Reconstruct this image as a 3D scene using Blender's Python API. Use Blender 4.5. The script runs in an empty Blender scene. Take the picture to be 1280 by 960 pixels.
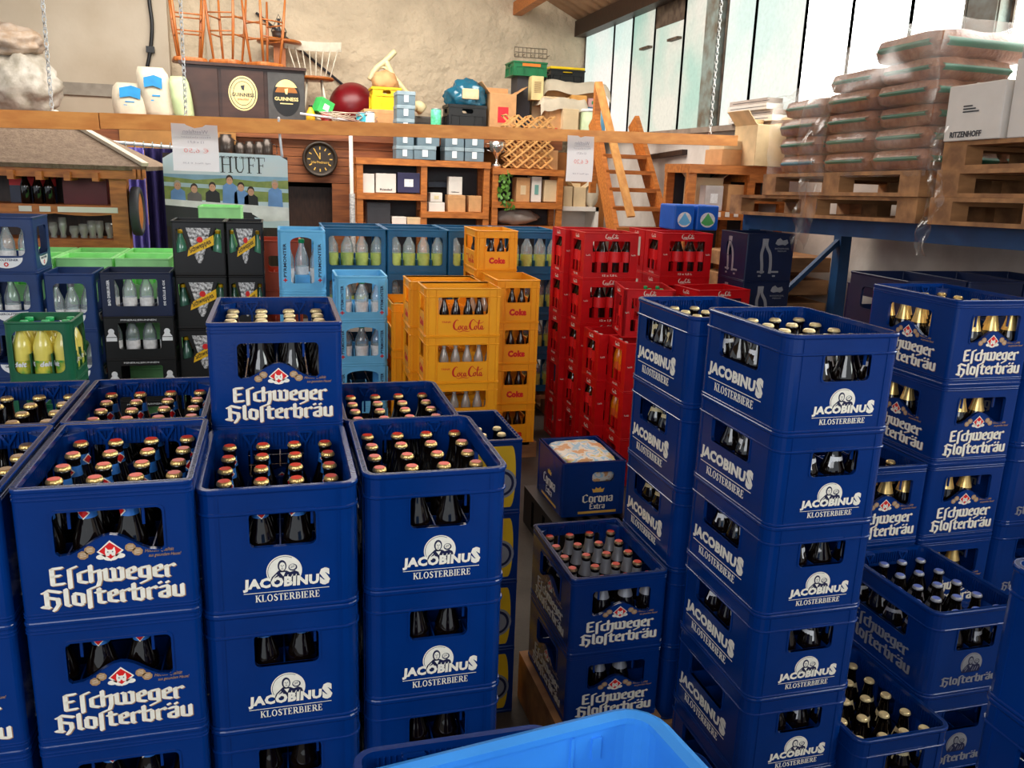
import bpy, bmesh, math, random
from mathutils import Vector, Matrix
random.seed(7)
R_ = math.radians
scene = bpy.context.scene
COL = scene.collection

# ------------------------------------------------------------------ camera
EYE = Vector((0.0, 0.0, 1.78))
FPX, YAW, PITCH, ROLL = 1052.0, R_(15.7), R_(14.05), R_(2.04)
_f0 = Vector((math.sin(YAW), math.cos(YAW), 0)); _rt = Vector((math.cos(YAW), -math.sin(YAW), 0)); _up = Vector((0, 0, 1))
FWD = _f0*math.cos(PITCH) - _up*math.sin(PITCH)
_u = _up*math.cos(PITCH) + _f0*math.sin(PITCH)
CR = _rt*math.cos(ROLL) + _u*math.sin(ROLL)
CU = _u*math.cos(ROLL) - _rt*math.sin(ROLL)
cam = bpy.data.cameras.new('camera'); cam.sensor_width = 36; cam.lens = FPX/1280*36; cam.sensor_fit = 'HORIZONTAL'
cam.clip_start = .02
camo = bpy.data.objects.new('camera', cam); COL.objects.link(camo)
camo.matrix_world = Matrix((( CR.x, CU.x, -FWD.x, EYE.x), (CR.y, CU.y, -FWD.y, EYE.y), (CR.z, CU.z, -FWD.z, EYE.z), (0, 0, 0, 1)))
scene.camera = camo

# ------------------------------------------------------------------ light and exposure
scene.view_settings.view_transform = 'Standard'; scene.view_settings.look = 'None'
scene.view_settings.gamma = 1; scene.view_settings.use_curve_mapping = False
scene.view_settings.exposure = 0.75
PANE_LIGHT = 7.0
world = bpy.data.worlds.new('sky'); scene.world = world; world.use_nodes = True
wn = world.node_tree; bg = wn.nodes['Background']; bg.inputs['Color'].default_value = (.86, .93, 1.0, 1); bg.inputs['Strength'].default_value = .5
try:
    scene.cycles.max_bounces = 8; scene.cycles.transparent_max_bounces = 24
    scene.cycles.use_denoising = True
except Exception: pass

def area_light(name, loc, target, sx, sy, power, color):
    l = bpy.data.lights.new(name, 'AREA'); l.shape = 'RECTANGLE'; l.size = sx; l.size_y = sy; l.energy = power; l.color = color
    o = bpy.data.objects.new(name, l); COL.objects.link(o); o.location = loc
    o.rotation_euler = (Vector(target)-Vector(loc)).to_track_quat('-Z', 'Y').to_euler()
    return o
area_light('overhead_fill', (.4, 8.3, 4.45), (.4, 8.8, 0), 5.5, 2.4, 250, (1, .95, .88))  # added fill lamp below the closed roof, which has no skylight
area_light('rear_fill', (-2.5, -2.5, 3.3), (0, 2.6, .7), 4.0, 2.2, 85, (.95, .97, 1))  # added fill lamp behind the camera to brighten the crate fronts, no gate modelled

# ------------------------------------------------------------------ helpers
def at(px, py, x=None, y=None, z=None, d=None):
    a = CR*((px-640)/FPX) - CU*((py-480)/FPX) + FWD
    if y is not None: t = y/a.y
    elif x is not None: t = x/a.x
    elif z is not None: t = (z-EYE.z)/a.z
    else: t = d
    return EYE + a*t

MATS = {}
def s2l(c):
    return tuple((v/12.92 if v <= .04045 else ((v+.055)/1.055)**2.4) for v in c)
def mat(name, rgb, rough=.5, metal=0, var=.12, scale=8, bump=0, bscale=60, spec=.5, stretch=(1, 1, 1), col2=None, coat=0, sss=0):
    """procedural surface: base colour (sRGB 0-1) broken up by noise, optional second colour and bump"""
    if name in MATS: return MATS[name]
    m = bpy.data.materials.new(name); m.use_nodes = True; nt = m.node_tree; b = nt.nodes['Principled BSDF']
    c = s2l(rgb); b.inputs['Roughness'].default_value = rough; b.inputs['Metallic'].default_value = metal
    b.inputs['Specular IOR Level'].default_value = spec
    if coat: b.inputs['Coat Weight'].default_value = coat
    tc = nt.nodes.new('ShaderNodeTexCoord'); mp = nt.nodes.new('ShaderNodeMapping'); mp.inputs['Scale'].default_value = stretch
    nt.links.new(tc.outputs['Object'], mp.inputs['Vector'])
    nz = nt.nodes.new('ShaderNodeTexNoise'); nz.inputs['Scale'].default_value = scale; nz.inputs['Detail'].default_value = 6
    nt.links.new(mp.outputs['Vector'], nz.inputs['Vector'])
    rp = nt.nodes.new('ShaderNodeValToRGB'); rp.color_ramp.elements[0].position = .35; rp.color_ramp.elements[1].position = .65
    c2 = s2l(col2) if col2 else tuple(min(1, v*(1+var)) for v in c)
    c1 = c if col2 else tuple(v*(1-var) for v in c)
    rp.color_ramp.elements[0].color = (*c1, 1); rp.color_ramp.elements[1].color = (*c2, 1)
    nt.links.new(nz.outputs['Fac'], rp.inputs['Fac']); nt.links.new(rp.outputs['Color'], b.inputs['Base Color'])
    if bump:
        n2 = nt.nodes.new('ShaderNodeTexNoise'); n2.inputs['Scale'].default_value = bscale; n2.inputs['Detail'].default_value = 8
        nt.links.new(mp.outputs['Vector'], n2.inputs['Vector'])
        bp = nt.nodes.new('ShaderNodeBump'); bp.inputs['Strength'].default_value = bump; bp.inputs['Distance'].default_value = .02 if bump < .85 else .07
        nt.links.new(n2.outputs['Fac'], bp.inputs['Height']); nt.links.new(bp.outputs['Normal'], b.inputs['Normal'])
    MATS[name] = m
    return m
def clear(name, rgb, trans=.75, rough=.08):
    if name in MATS: return MATS[name]
    m = bpy.data.materials.new(name); m.use_nodes = True; nt = m.node_tree; nt.nodes.clear()
    out = nt.nodes.new('ShaderNodeOutputMaterial'); t = nt.nodes.new('ShaderNodeBsdfTransparent'); g = nt.nodes.new('ShaderNodeBsdfGlossy')
    df = nt.nodes.new('ShaderNodeBsdfDiffuse'); tl = nt.nodes.new('ShaderNodeBsdfTranslucent'); ad = nt.nodes.new('ShaderNodeMixShader'); ad.inputs[0].default_value = .5
    c = s2l(rgb); t.inputs['Color'].default_value = (*[min(1, v*.35+.65*v**.5) for v in c], 1); df.inputs['Color'].default_value = (*c, 1); tl.inputs['Color'].default_value = (*c, 1)
    g.inputs['Roughness'].default_value = rough
    nt.links.new(df.outputs[0], ad.inputs[1]); nt.links.new(tl.outputs[0], ad.inputs[2])
    m1 = nt.nodes.new('ShaderNodeMixShader'); m1.inputs[0].default_value = trans
    nt.links.new(ad.outputs[0], m1.inputs[1]); nt.links.new(t.outputs[0], m1.inputs[2])
    lw = nt.nodes.new('ShaderNodeLayerWeight'); lw.inputs['Blend'].default_value = .25
    m2 = nt.nodes.new('ShaderNodeMixShader'); ma = nt.nodes.new('ShaderNodeMath'); ma.operation = 'MULTIPLY_ADD'; ma.inputs[1].default_value = .8; ma.inputs[2].default_value = .07; nt.links.new(lw.outputs['Fresnel'], ma.inputs[0]); nt.links.new(ma.outputs[0], m2.inputs[0])
    nt.links.new(m1.outputs[0], m2.inputs[1]); nt.links.new(g.outputs[0], m2.inputs[2]); nt.links.new(m2.outputs[0], out.inputs[0])
    MATS[name] = m
    return m

def rrect(cx, cy, w, h, r, n=4):
    pts = []
    for (sx, sy, a0) in ((1, 1, 0), (-1, 1, 90), (-1, -1, 180), (1, -1, 270)):
        for k in range(n+1):
            a = R_(a0+90*k/n); pts.append((cx+sx*(w/2-r)+r*math.cos(a), cy+sy*(h/2-r)+r*math.sin(a)))
    return pts
def ellipse(cx, cy, rx, ry, n=24, a0=0):
    return [(cx+rx*math.cos(a0+2*math.pi*k/n), cy+ry*math.sin(a0+2*math.pi*k/n)) for k in range(n)]

class MB:
    """collects geometry (several materials allowed) and links it as one mesh object"""
    def __init__(s): s.bm = bmesh.new(); s.mi = 0
    def _f(s, vs, smooth=False):
        try:
            f = s.bm.faces.new(vs); f.material_index = s.mi; f.smooth = smooth
        except ValueError: pass
    def box(s, c, size, rot=None, M=None):
        c = Vector(c); h = Vector(size)/2
        T = (M or Matrix()) @ Matrix.Translation(c) @ (rot.to_4x4() if rot is not None else Matrix())
        v = [s.bm.verts.new(T @ Vector((x*h.x, y*h.y, z*h.z))) for x in (-1, 1) for y in (-1, 1) for z in (-1, 1)]
        for q in ((0, 1, 3, 2), (4, 6, 7, 5), (0, 4, 5, 1), (2, 3, 7, 6), (0, 2, 6, 4), (1, 5, 7, 3)): s._f([v[i] for i in q])
    def b2(s, lo, hi, M=None): s.box([(a+b)/2 for a, b in zip(lo, hi)], [abs(b-a) for a, b in zip(lo, hi)], M=M)
    def hexa(s, p):
        v = [s.bm.verts.new(Vector(q)) for q in p]
        for q in ((3, 2, 1, 0), (4, 5, 6, 7), (0, 1, 5, 4), (1, 2, 6, 5), (2, 3, 7, 6), (3, 0, 4, 7)): s._f([v[i] for i in q])
    def prism(s, poly, z0, z1, M=None):
        M = M or Matrix()
        a = [s.bm.verts.new(M @ Vector((x, y, z0))) for x, y in poly]; b = [s.bm.verts.new(M @ Vector((x, y, z1))) for x, y in poly]
        s._f(a[::-1]); s._f(b); n = len(a)
        for i in range(n): s._f([a[i], a[(i+1) % n], b[(i+1) % n], b[i]])
    def flat(s, outs, holes, z0, z1, M=None):
        """filled 2D outline(s) with holes, extruded z0..z1"""
        cu = bpy.data.curves.new('tmp', 'CURVE'); cu.dimensions = '2D'; cu.fill_mode = 'BOTH'; cu.extrude = (z1-z0)/2
        for pts in list(outs)+list(holes):
            sp = cu.splines.new('POLY'); sp.points.add(len(pts)-1)
            for p, q in zip(sp.points, pts): p.co = (q[0], q[1], 0, 1)
            sp.use_cyclic_u = True
        s._curve(cu, (M or Matrix()) @ Matrix.Translation((0, 0, (z0+z1)/2)))
    def text(s, body, size, M=None, z0=0, z1=.0004, bold=0, sx=1, shear=0, align='CENTER', space=1):
        cu = bpy.data.curves.new('tmp', 'FONT'); cu.body = body; cu.size = size; cu.extrude = (z1-z0)/2; cu.offset = bold; cu.resolution_u = 2
        cu.align_x = align; cu.shear = shear; cu.space_character = space
        s._curve(cu, (M or Matrix()) @ Matrix.Diagonal((sx, 1, 1, 1)) @ Matrix.Translation((0, 0, (z0+z1)/2)))
    def _curve(s, cu, M):
        o = bpy.data.objects.new('tmp', cu); me = o.to_mesh()
        vs = [s.bm.verts.new(M @ v.co) for v in me.vertices]
        for p in me.polygons: s._f([vs[i] for i in p.vertices])
        o.to_mesh_clear(); bpy.data.objects.remove(o); bpy.data.curves.remove(cu)
    def lathe(s, prof, seg=16, M=None, smooth=True, cap=True):
        M = M or Matrix(); rings = []
        for r, z in prof: rings.append([s.bm.verts.new(M @ Vector((r*math.cos(2*math.pi*k/seg), r*math.sin(2*math.pi*k/seg), z))) for k in range(seg)])
        for a, b in zip(rings, rings[1:]):
            for k in range(seg): s._f([a[k], a[(k+1) % seg], b[(k+1) % seg], b[k]], smooth)
        if cap: s._f(rings[0][::-1]); s._f(rings[-1])
    def tube(s, pts, r, seg=8, closed=False, M=None, smooth=True):
        M = M or Matrix(); pts = [Vector(p) for p in pts]; rings = []; n = len(pts)
        rr = r if isinstance(r, (list, tuple)) else [r]*n
        for i, p in enumerate(pts):
            t = (pts[(i+1) % n]-pts[i-1]) if closed else (pts[min(i+1, n-1)]-pts[max(i-1, 0)])
            t.normalize(); a = t.orthogonal().normalized() if abs(t.z) > .95 else t.cross(Vector((0, 0, 1))).normalized()
            b = t.cross(a); rings.append([s.bm.verts.new(M @ (p+(a*math.cos(2*math.pi*k/seg)+b*math.sin(2*math.pi*k/seg))*rr[i])) for k in range(seg)])
        for i in range(n if closed else n-1):
            a, b = rings[i], rings[(i+1) % n]
            for k in range(seg): s._f([a[k], a[(k+1) % seg], b[(k+1) % seg], b[k]], smooth)
        if not closed: s._f(rings[0][::-1]); s._f(rings[-1])
    def bar(s, a, b, w, t, up=(0, 0, 1)):
        """square bar from a to b, width w along the side, thickness t along up"""
        a, b = Vector(a), Vector(b); d = (b-a); L = d.length; d.normalize(); u = Vector(up)
        if abs(d.dot(u)) > .98: u = Vector((0, 1, 0))
        x = d.cross(u).normalized(); u = x.cross(d)
        M = Matrix(((d.x, x.x, u.x, 0), (d.y, x.y, u.y, 0), (d.z, x.z, u.z, 0), (0, 0, 0, 1))); M.translation = (a+b)/2
        s.box((0, 0, 0), (L, w, t), M=M)
    def sweep(s, prof, w, d, r, M=None, n=5):
        """closed profile of (outward offset, z) swept round a rounded rectangle w x d"""
        M = M or Matrix(); rings = []
        for off, z in prof:
            rings.append([s.bm.verts.new(M @ Vector((x, y, z))) for x, y in rrect(0, 0, w+2*off, d+2*off, max(.0005, r+off), n)])
        N = len(rings[0]); P = len(rings)
        for i in range(P):
            a, b = rings[i], rings[(i+1) % P]
            for k in range(N): s._f([a[k], a[(k+1) % N], b[(k+1) % N], b[k]])
    def blob(s, c, size, seed=0, amp=.15, sub=3, M=None, freq=3, flat=None, sq=1):
        t = bmesh.new(); bmesh.ops.create_icosphere(t, subdivisions=sub, radius=1)
        from mathutils import noise
        mp = {}
        for v in t.verts:
            n = v.co.normalized(); k = 1+amp*(noise.noise(n*freq+Vector((seed*7.3, seed, 0)))+.5*noise.noise(n*freq*2.7+Vector((seed, 3, 1))))
            e = [math.copysign(abs(q)**sq, q) for q in n]; p = Vector((e[0]*size[0]*k, e[1]*size[1]*k, e[2]*size[2]*k))
            p += Vector(c)
            if flat is not None: p.z = max(p.z, flat)
            mp[v.index] = s.bm.verts.new((M @ p) if M else p)
        for f in t.faces: s._f([mp[v.index] for v in f.verts], True)
        t.free()
    def cloth(s, fn, nu, nv):
        g = [[s.bm.verts.new(Vector(fn(i/nu, j/nv))) for j in range(nv+1)] for i in range(nu+1)]
        for i in range(nu):
            for j in range(nv): s._f([g[i][j], g[i+1][j], g[i+1][j+1], g[i][j+1]], True)
    def build(s, name, mats, parent=None, loc=None, rz=0, bevel=0, fix=True):
        if fix: bmesh.ops.recalc_face_normals(s.bm, faces=s.bm.faces[:])
        me = bpy.data.meshes.new(name); s.bm.to_mesh(me); s.bm.free()
        for m in (mats if isinstance(mats, (list, tuple)) else [mats]): me.materials.append(m)
        o = bpy.data.objects.new(name, me); COL.objects.link(o)
        if parent is not None: o.parent = parent
        if loc is not None: o.location = loc
        o.rotation_euler.z = rz
        if bevel:
            b = o.modifiers.new('bevel', 'BEVEL'); b.width = bevel; b.segments = 2; b.limit_method = 'ANGLE'
        return o

def tag(o, label, cat, group=None, kind=None):
    o['label'] = label; o['category'] = cat
    if group: o['group'] = group
    if kind: o['kind'] = kind
    return o
def struct(o): o['kind'] = 'structure'; return o
def empty(name, loc=(0, 0, 0), rz=0):
    o = bpy.data.objects.new(name, None); COL.objects.link(o); o.location = loc; o.rotation_euler.z = rz; o.empty_display_size = .05
    return o
USED = set()
def dup(root, name=None):
    """the prototype itself the first time, afterwards a copy with copies of its parts and their sub-parts"""
    if root.name not in USED:
        USED.add(root.name); return root
    c = root.copy(); COL.objects.link(c)
    for ch in root.children:
        k = ch.copy(); COL.objects.link(k); k.parent = c
        for g in ch.children:
            q = g.copy(); COL.objects.link(q); q.parent = k
    return c
def face_M(face, w, d):
    """maps (u right, v up, n outward) of a box side to its local space (origin: base centre)"""
    if face == 'front': x, n, o = (1, 0, 0), (0, -1, 0), (0, -d/2, 0)
    elif face == 'back': x, n, o = (-1, 0, 0), (0, 1, 0), (0, d/2, 0)
    elif face == 'left': x, n, o = (0, -1, 0), (-1, 0, 0), (-w/2, 0, 0)
    else: x, n, o = (0, 1, 0), (1, 0, 0), (w/2, 0, 0)
    return Matrix(((x[0], 0, n[0], o[0]), (x[1], 0, n[1], o[1]), (x[2], 1, n[2], o[2]), (0, 0, 0, 1)))
def MT(x, y, z=0): return Matrix.Translation((x, y, z))
def MS(x, y, z=1): return Matrix.Diagonal((x, y, z, 1))
ORD = ['zeroth', 'first', 'second', 'third', 'fourth', 'fifth', 'sixth', 'seventh', 'eighth', 'ninth']

# ------------------------------------------------------------------ lettering
def hull2(pts):
    pts = sorted(set((round(x, 5), round(y, 5)) for x, y in pts))
    def half(p):
        h = []
        for q in p:
            while len(h) > 1 and (h[-1][0]-h[-2][0])*(q[1]-h[-2][1])-(h[-1][1]-h[-2][1])*(q[0]-h[-2][0]) <= 0: h.pop()
            h.append(q)
        return h[:-1]
    return half(pts)+half(pts[::-1])
BL = {  # broad-nib letters: advance, strokes
 'E': (.74, [(.14, .08, .14, 1.32), (.14, 1.32, .56, 1.36), (.14, .72, .46, .76), (.14, .06, .6, .1)]),
 'K': (.9, [(.2, .04, .2, 1.16), (.06, 1.2, .28, 1.36), (.26, 1.38, .78, 1.16), (.22, .82, .62, .64), (.66, .66, .68, .2), (.68, .2, .48, -.26), (.0, .1, .3, -.02)]),
 's': (.42, [(.14, -.28, .14, 1.2), (.14, 1.2, .42, 1.36)]),
 'c': (.5, [(.12, .16, .12, .84), (.12, .84, .44, .98), (.12, .16, .42, .04)]),
 'h': (.64, [(.12, .06, .12, 1.36), (.12, .78, .5, .94), (.5, .9, .5, .16), (.5, .16, .4, -.3)]),
 'w': (.98, [(.12, .92, .12, .14), (.12, .14, .4, .06), (.48, .94, .48, .1), (.48, .1, .8, .06), (.84, .96, .84, .14), (.02, .92, .14, .98), (.48, .9, .38, 1.0), (.84, .92, .7, 1.02)]),
 'e': (.54, [(.12, .16, .12, .84), (.12, .84, .36, .98), (.4, .96, .44, .66), (.44, .66, .14, .5), (.12, .16, .44, .06)]),
 'g': (.64, [(.12, .2, .12, .86), (.12, .86, .5, .96), (.5, .96, .5, -.1), (.5, -.1, .14, -.34), (.12, .2, .46, .12)]),
 'r': (.52, [(.12, .06, .12, .9), (.12, .8, .42, .98), (.12, .06, .2, .02), (.42, .98, .46, .86)]),
 'l': (.32, [(.12, .1, .12, 1.36), (.12, .1, .24, .02)]),
 'o': (.64, [(.12, .16, .12, .84), (.16, .98, .46, .86), (.5, .84, .5, .14), (.14, .14, .44, .0)]),
 't': (.46, [(.14, .1, .14, 1.2), (.02, .92, .38, .94), (.14, .1, .36, .04)]),
 'b': (.64, [(.12, .1, .12, 1.36), (.12, .84, .42, .96), (.5, .86, .5, .14), (.14, .14, .44, .0)]),
 'a': (.62, [(.14, .9, .42, .98), (.48, .92, .48, .08), (.12, .14, .12, .46), (.12, .46, .46, .6), (.12, .14, .44, .06)]),
 'u': (.62, [(.12, .94, .12, .14), (.12, .14, .42, .06), (.48, .98, .48, .06)]),
 'n': (.62, [(.12, .06, .12, .94), (.12, .8, .44, .96), (.48, .9, .48, .06)]),
 'x': (.56, [(.08, .92, .46, .06), (.1, .06, .44, .94)]),
 'C': (.8, [(.14, .24, .14, 1.1), (.14, 1.1, .5, 1.36), (.5, 1.36, .64, 1.16), (.14, .24, .4, .04), (.4, .04, .64, .22)]),
 '"': (0, [(-.5, 1.24, -.49, 1.3), (-.17, 1.24, -.16, 1.3)]),
}
def blackletter(mb, s, size, M, z0, z1, nib=.185, ang=38):
    n = (nib*.5*math.cos(R_(ang)), nib*.5*math.sin(R_(ang))); t = (-n[1]*.55, n[0]*.55)
    W = sum(BL[c][0] for c in s); x = -W/2
    for c in s:
        adv, st = BL[c]
        for (a, b, e, f) in st:
            pts = [(px+x+i*n[0]+j*t[0], py+i*n[1]+j*t[1]) for px, py in ((a, b), (e, f)) for i in (-1, 1) for j in (-1, 1)]
            mb.prism([(p*size, q*size) for p, q in hull2(pts)], z0, z1, M)
        x += adv
    return W*size
SF = {  # serif capitals: advance, thick stems, thin strokes (x0,y0,x1,y1,width), serifs handled by feet
 'K': (.78, [(.16, 0, .16, 1, .13), (.2, .42, .62, 1, .05), (.34, .6, .66, 0, .13)], [(.16, 0), (.16, 1), (.62, 1), (.66, 0)]),
 'L': (.66, [(.16, 0, .16, 1, .13), (.16, .02, .58, .02, .05), (.57, .0, .57, .24, .04)], [(.16, 0), (.16, 1)]),
 'O': (.86, 'O', []),
 'S': (.58, 'S', []),
 'T': (.72, [(.36, 0, .36, 1, .13), (.06, .98, .66, .98, .05), (.07, .78, .07, 1, .04), (.65, .78, .65, 1, .04)], [(.36, 0)]),
 'E': (.68, [(.16, 0, .16, 1, .13), (.16, .02, .56, .02, .05), (.16, .98, .54, .98, .05), (.16, .5, .42, .5, .05), (.55, 0, .55, .24, .04), (.53, .78, .53, 1, .04), (.42, .4, .42, .6, .04)], [(.16, 0), (.16, 1)]),
 'R': (.78, [(.16, 0, .16, 1, .13), (.16, .98, .42, .98, .05), (.16, .5, .42, .5, .05), (.42, .98, .54, .86, .1), (.54, .88, .54, .6, .12), (.54, .62, .42, .5, .1), (.36, .5, .66, .02, .13)], [(.16, 0), (.16, 1), (.66, 0)]),
 'B': (.72, [(.16, 0, .16, 1, .13), (.16, .98, .4, .98, .05), (.16, .52, .42, .52, .05), (.16, .02, .44, .02, .05), (.4, .98, .5, .86, .09), (.5, .9, .5, .62, .11), (.5, .64, .4, .53, .09), (.42, .52, .57, .4, .09), (.57, .42, .57, .14, .12), (.57, .16, .44, .02, .09)], [(.16, 0), (.16, 1)]),
 'I': (.36, [(.18, 0, .18, 1, .13)], [(.18, 0), (.18, 1)]),
 'H': (.84, [(.16, 0, .16, 1, .13), (.66, 0, .66, 1, .13), (.16, .5, .66, .5, .05)], [(.16, 0), (.16, 1), (.66, 0), (.66, 1)]),
 'U': (.8, [(.16, .25, .16, 1, .13), (.16, .3, .28, .06, .11), (.28, .05, .5, .05, .08), (.5, .05, .62, .3, .07), (.62, .28, .62, 1, .06)], [(.16, 1), (.62, 1)]),
 'F': (.62, [(.16, 0, .16, 1, .13), (.16, .98, .54, .98, .05), (.16, .5, .42, .5, .05), (.53, .76, .53, 1, .04), (.42, .4, .42, .6, .04)], [(.16, 0), (.16, 1)]),
}
def stroke2(mb, a, b, e, f, w, size, M, z0, z1, x):
    dx, dy = e-a, f-b; L = math.hypot(dx, dy) or 1; nx, ny = -dy/L*w/2, dx/L*w/2
    mb.prism([((a+x+nx)*size, (b+ny)*size), ((a+x-nx)*size, (b-ny)*size), ((e+x-nx)*size, (f-ny)*size), ((e+x+nx)*size, (f+ny)*size)], z0, z1, M)
def serif(mb, s, size, M, z0, z1, k=1.15):
    W = sum(SF[c][0] for c in s)*1.04; x = -W/2
    for c in s:
        adv, st, feet = SF[c]
        if st == 'O':
            mb.flat([[(p*size, q*size) for p, q in ellipse(x+.41, .5, .37, .52)]], [[(p*size, q*size) for p, q in ellipse(x+.41, .5, .22, .45)]], z0, z1, M)
        elif st == 'S':
            P = [(.48, .8, .05), (.4, .95, .07), (.26, .98, .08), (.12, .88, .11), (.12, .7, .13), (.28, .54, .15), (.43, .4, .15), (.47, .22, .13), (.38, .06, .09), (.22, .02, .07), (.1, .1, .06), (.07, .26, .05)]
            for p, q in zip(P, P[1:]): stroke2(mb, p[0], p[1], q[0], q[1], (p[2]+q[2])/2*k, size, M, z0, z1, x)
        else:
            for (a, b, e, f, w) in st: stroke2(mb, a, b, e, f, w*k, size, M, z0, z1, x)
        for fx, fy in feet: stroke2(mb, fx-.15, abs(fy-.02), fx+.15, abs(fy-.02), .045*k, size, M, z0, z1, x)
        x += adv*1.04
    return W*size
def spline(P, n=6):
    out = []
    for i in range(len(P)-1):
        p0, p1, p2, p3 = P[max(i-1, 0)], P[i], P[i+1], P[min(i+2, len(P)-1)]
        for k in range(n):
            t = k/n
            out.append(tuple(.5*(2*b+(c-a)*t+(2*a-5*b+4*c-d)*t*t+(3*b-a-3*c+d)*t**3) for a, b, c, d in zip(p0, p1, p2, p3)))
    return out+[P[-1]]
def ribbon(mb, P, size, M, z0, z1, n=5):
    q = spline(P, n)
    for a, b in zip(q, q[1:]): stroke2(mb, a[0], a[1], b[0], b[1], max(.02, (a[2]+b[2])/2), size, M, z0, z1, 0)
SCRIPT = [  # flowing red script: two words with long swashes, points are x, y, pen width
 [(.62, .98, .05), (.5, 1.1, .06), (.28, .95, .14), (.12, .6, .2), (.16, .2, .2), (.4, .02, .1), (.66, .16, .05)],
 [(.7, .4, .08), (.62, .2, .13), (.72, .02, .1), (.86, .14, .09), (.86, .36, .12), (.74, .44, .06), (.9, .46, .03), (1.0, .5, .03)],
 [(1.2, .38, .08), (1.08, .42, .08), (1.0, .2, .13), (1.1, .02, .09), (1.26, .14, .04)],
 [(1.5, .38, .05), (1.38, .42, .08), (1.3, .18, .13), (1.38, .02, .09), (1.5, .2, .09), (1.54, .42, .1), (1.5, .1, .12), (1.6, .02, .07), (1.72, .18, .04)],
 [(2.46, .9, .04), (2.3, 1.12, .06), (2.06, .98, .13), (1.88, .58, .2), (1.92, .18, .2), (2.16, .0, .1), (2.42, .16, .05)],
 [(2.46, .4, .08), (2.38, .2, .13), (2.48, .02, .1), (2.62, .14, .09), (2.62, .36, .12), (2.5, .44, .06), (2.7, .44, .03)],
 [(2.74, .3, .05), (2.92, .8, .05), (2.94, 1.06, .07), (2.84, .9, .09), (2.8, .3, .13), (2.88, .02, .1), (3.02, .18, .04)],
 [(3.24, .38, .05), (3.12, .42, .08), (3.04, .18, .13), (3.12, .02, .09), (3.24, .2, .09), (3.28, .42, .1), (3.24, .1, .12), (3.34, .02, .07), (3.48, .22, .04)],
 [(.4, .02, .03), (.7, -.22, .05), (1.2, -.1, .08), (1.7, -.2, .05), (1.9, -.1, .02)],
 [(2.3, 1.1, .02), (2.7, .74, .06), (3.1, .72, .06), (3.4, .9, .03)],
]
def script(mb, size, M, z0, z1):
    for P in SCRIPT: ribbon(mb, [(x-1.75, y, w) for x, y, w in P], size, M, z0, z1, 4)
# ------------------------------------------------------------------ materials
BLUE = mat('blue_plastic', (.01, .182, .45), .2, var=.1, scale=5, bump=.02, bscale=120, spec=.38)
NAVY = mat('navy_plastic', (.035, .10, .24), .38, var=.15)
BLACK = mat('black_plastic', (.045, .045, .05), .4, var=.2)
TEAL = mat('teal_plastic', (.08, .38, .55), .4, var=.12)
SKY = mat('light_blue_plastic', (.42, .74, .92), .45, var=.06)
YELLOW = mat('yellow_plastic', (1.0, .66, .07), .42, var=.08, scale=4)
RED = mat('red_plastic', (.80, .03, .07), .35, var=.08)
GREEN = mat('green_plastic', (.04, .36, .24), .38, var=.1)
LIME = mat('pale_green_plastic', (.66, .97, .62), .4, var=.1)
RUST = mat('orange_plastic', (.72, .27, .13), .45)
AZURE = mat('azure_plastic', (.24, .58, .92), .25, var=.08)
CREAM = mat('cream_print', (.95, .93, .87), .5, var=.04, scale=120)
TAN = mat('tan_print', (.66, .52, .36), .5, var=.1)
PRINTRED = mat('red_print', (.85, .08, .09), .5)
PRINTNAVY = mat('navy_print', (.04, .08, .25), .5)
GOLDP = mat('gold_print', (.86, .68, .3), .5)
WHITE = mat('white_print', (.93, .94, .95), .5, var=.03)
PRINTYEL = mat('yellow_print', (.98, .76, .08), .5)
BROWNGLASS = mat('brown_glass', (.055, .028, .018), .07, var=.2, spec=.6, coat=.3)
GOLD = mat('gold_foil', (.90, .76, .48), .28, metal=.75, var=.12, scale=40)
CAPRED = mat('red_cap', (.94, .27, .13), .45, var=.06)
CAPCREAM = mat('cream_cap', (.93, .84, .62), .32, metal=.4, var=.06)
CAPBROWN = mat('bronze_cap', (.62, .5, .36), .3, metal=.6)
CAPWHITE = mat('white_cap', (.94, .93, .9), .4)
CAPGREEN = mat('green_cap', (.1, .68, .38), .4)
LBLUE = mat('blue_label', (.16, .45, .78), .45)
LGREY = mat('silver_label', (.66, .66, .68), .35, metal=.4)
LWHITE = mat('white_label', (.9, .9, .9), .5, var=.1, scale=60)
LCREAM = mat('cream_label', (.87, .8, .62), .5, var=.12, scale=50)
LYEL = mat('lime_label', (.78, .86, .45), .5, var=.08, scale=40)
CLEARW = clear('water_glass', (.95, .99, 1), .74, .08)
CLEARG = clear('greenish_glass', (.55, .82, .72), .5, .04)
CLEARC = clear('clear_glass', (.95, .95, .92), .6, .04)
LEMON = mat('lemonade', (.93, .87, .42), .2, var=.05, coat=.5)
COLA = mat('cola', (.10, .035, .02), .1, var=.2, coat=.5)
ORANGEADE = mat('orangeade', (.95, .52, .08), .2, var=.1, coat=.5)

def text_box(mb, body, x0, x1, y0, y1, M, z0=.0002, z1=.0008, bold=0, shear=0):
    t = MB(); t.mi = mb.mi; t.text(body, 1, None, 0, .01, bold, 1, shear, space=1+bold*1.2)
    xs = [v.co.x for v in t.bm.verts]; ys = [v.co.y for v in t.bm.verts]
    a, b, c, d = min(xs), max(xs), min(ys), max(ys)
    F = M @ MT(x0, y0, z0) @ MS((x1-x0)/(b-a), (y1-y0)/(d-c), (z1-z0)/.01) @ MT(-a, -c, 0)
    mp = {v: mb.bm.verts.new(F @ v.co) for v in t.bm.verts}
    for f in t.bm.faces: mb._f([mp[v] for v in f.verts])
    t.bm.free()

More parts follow.
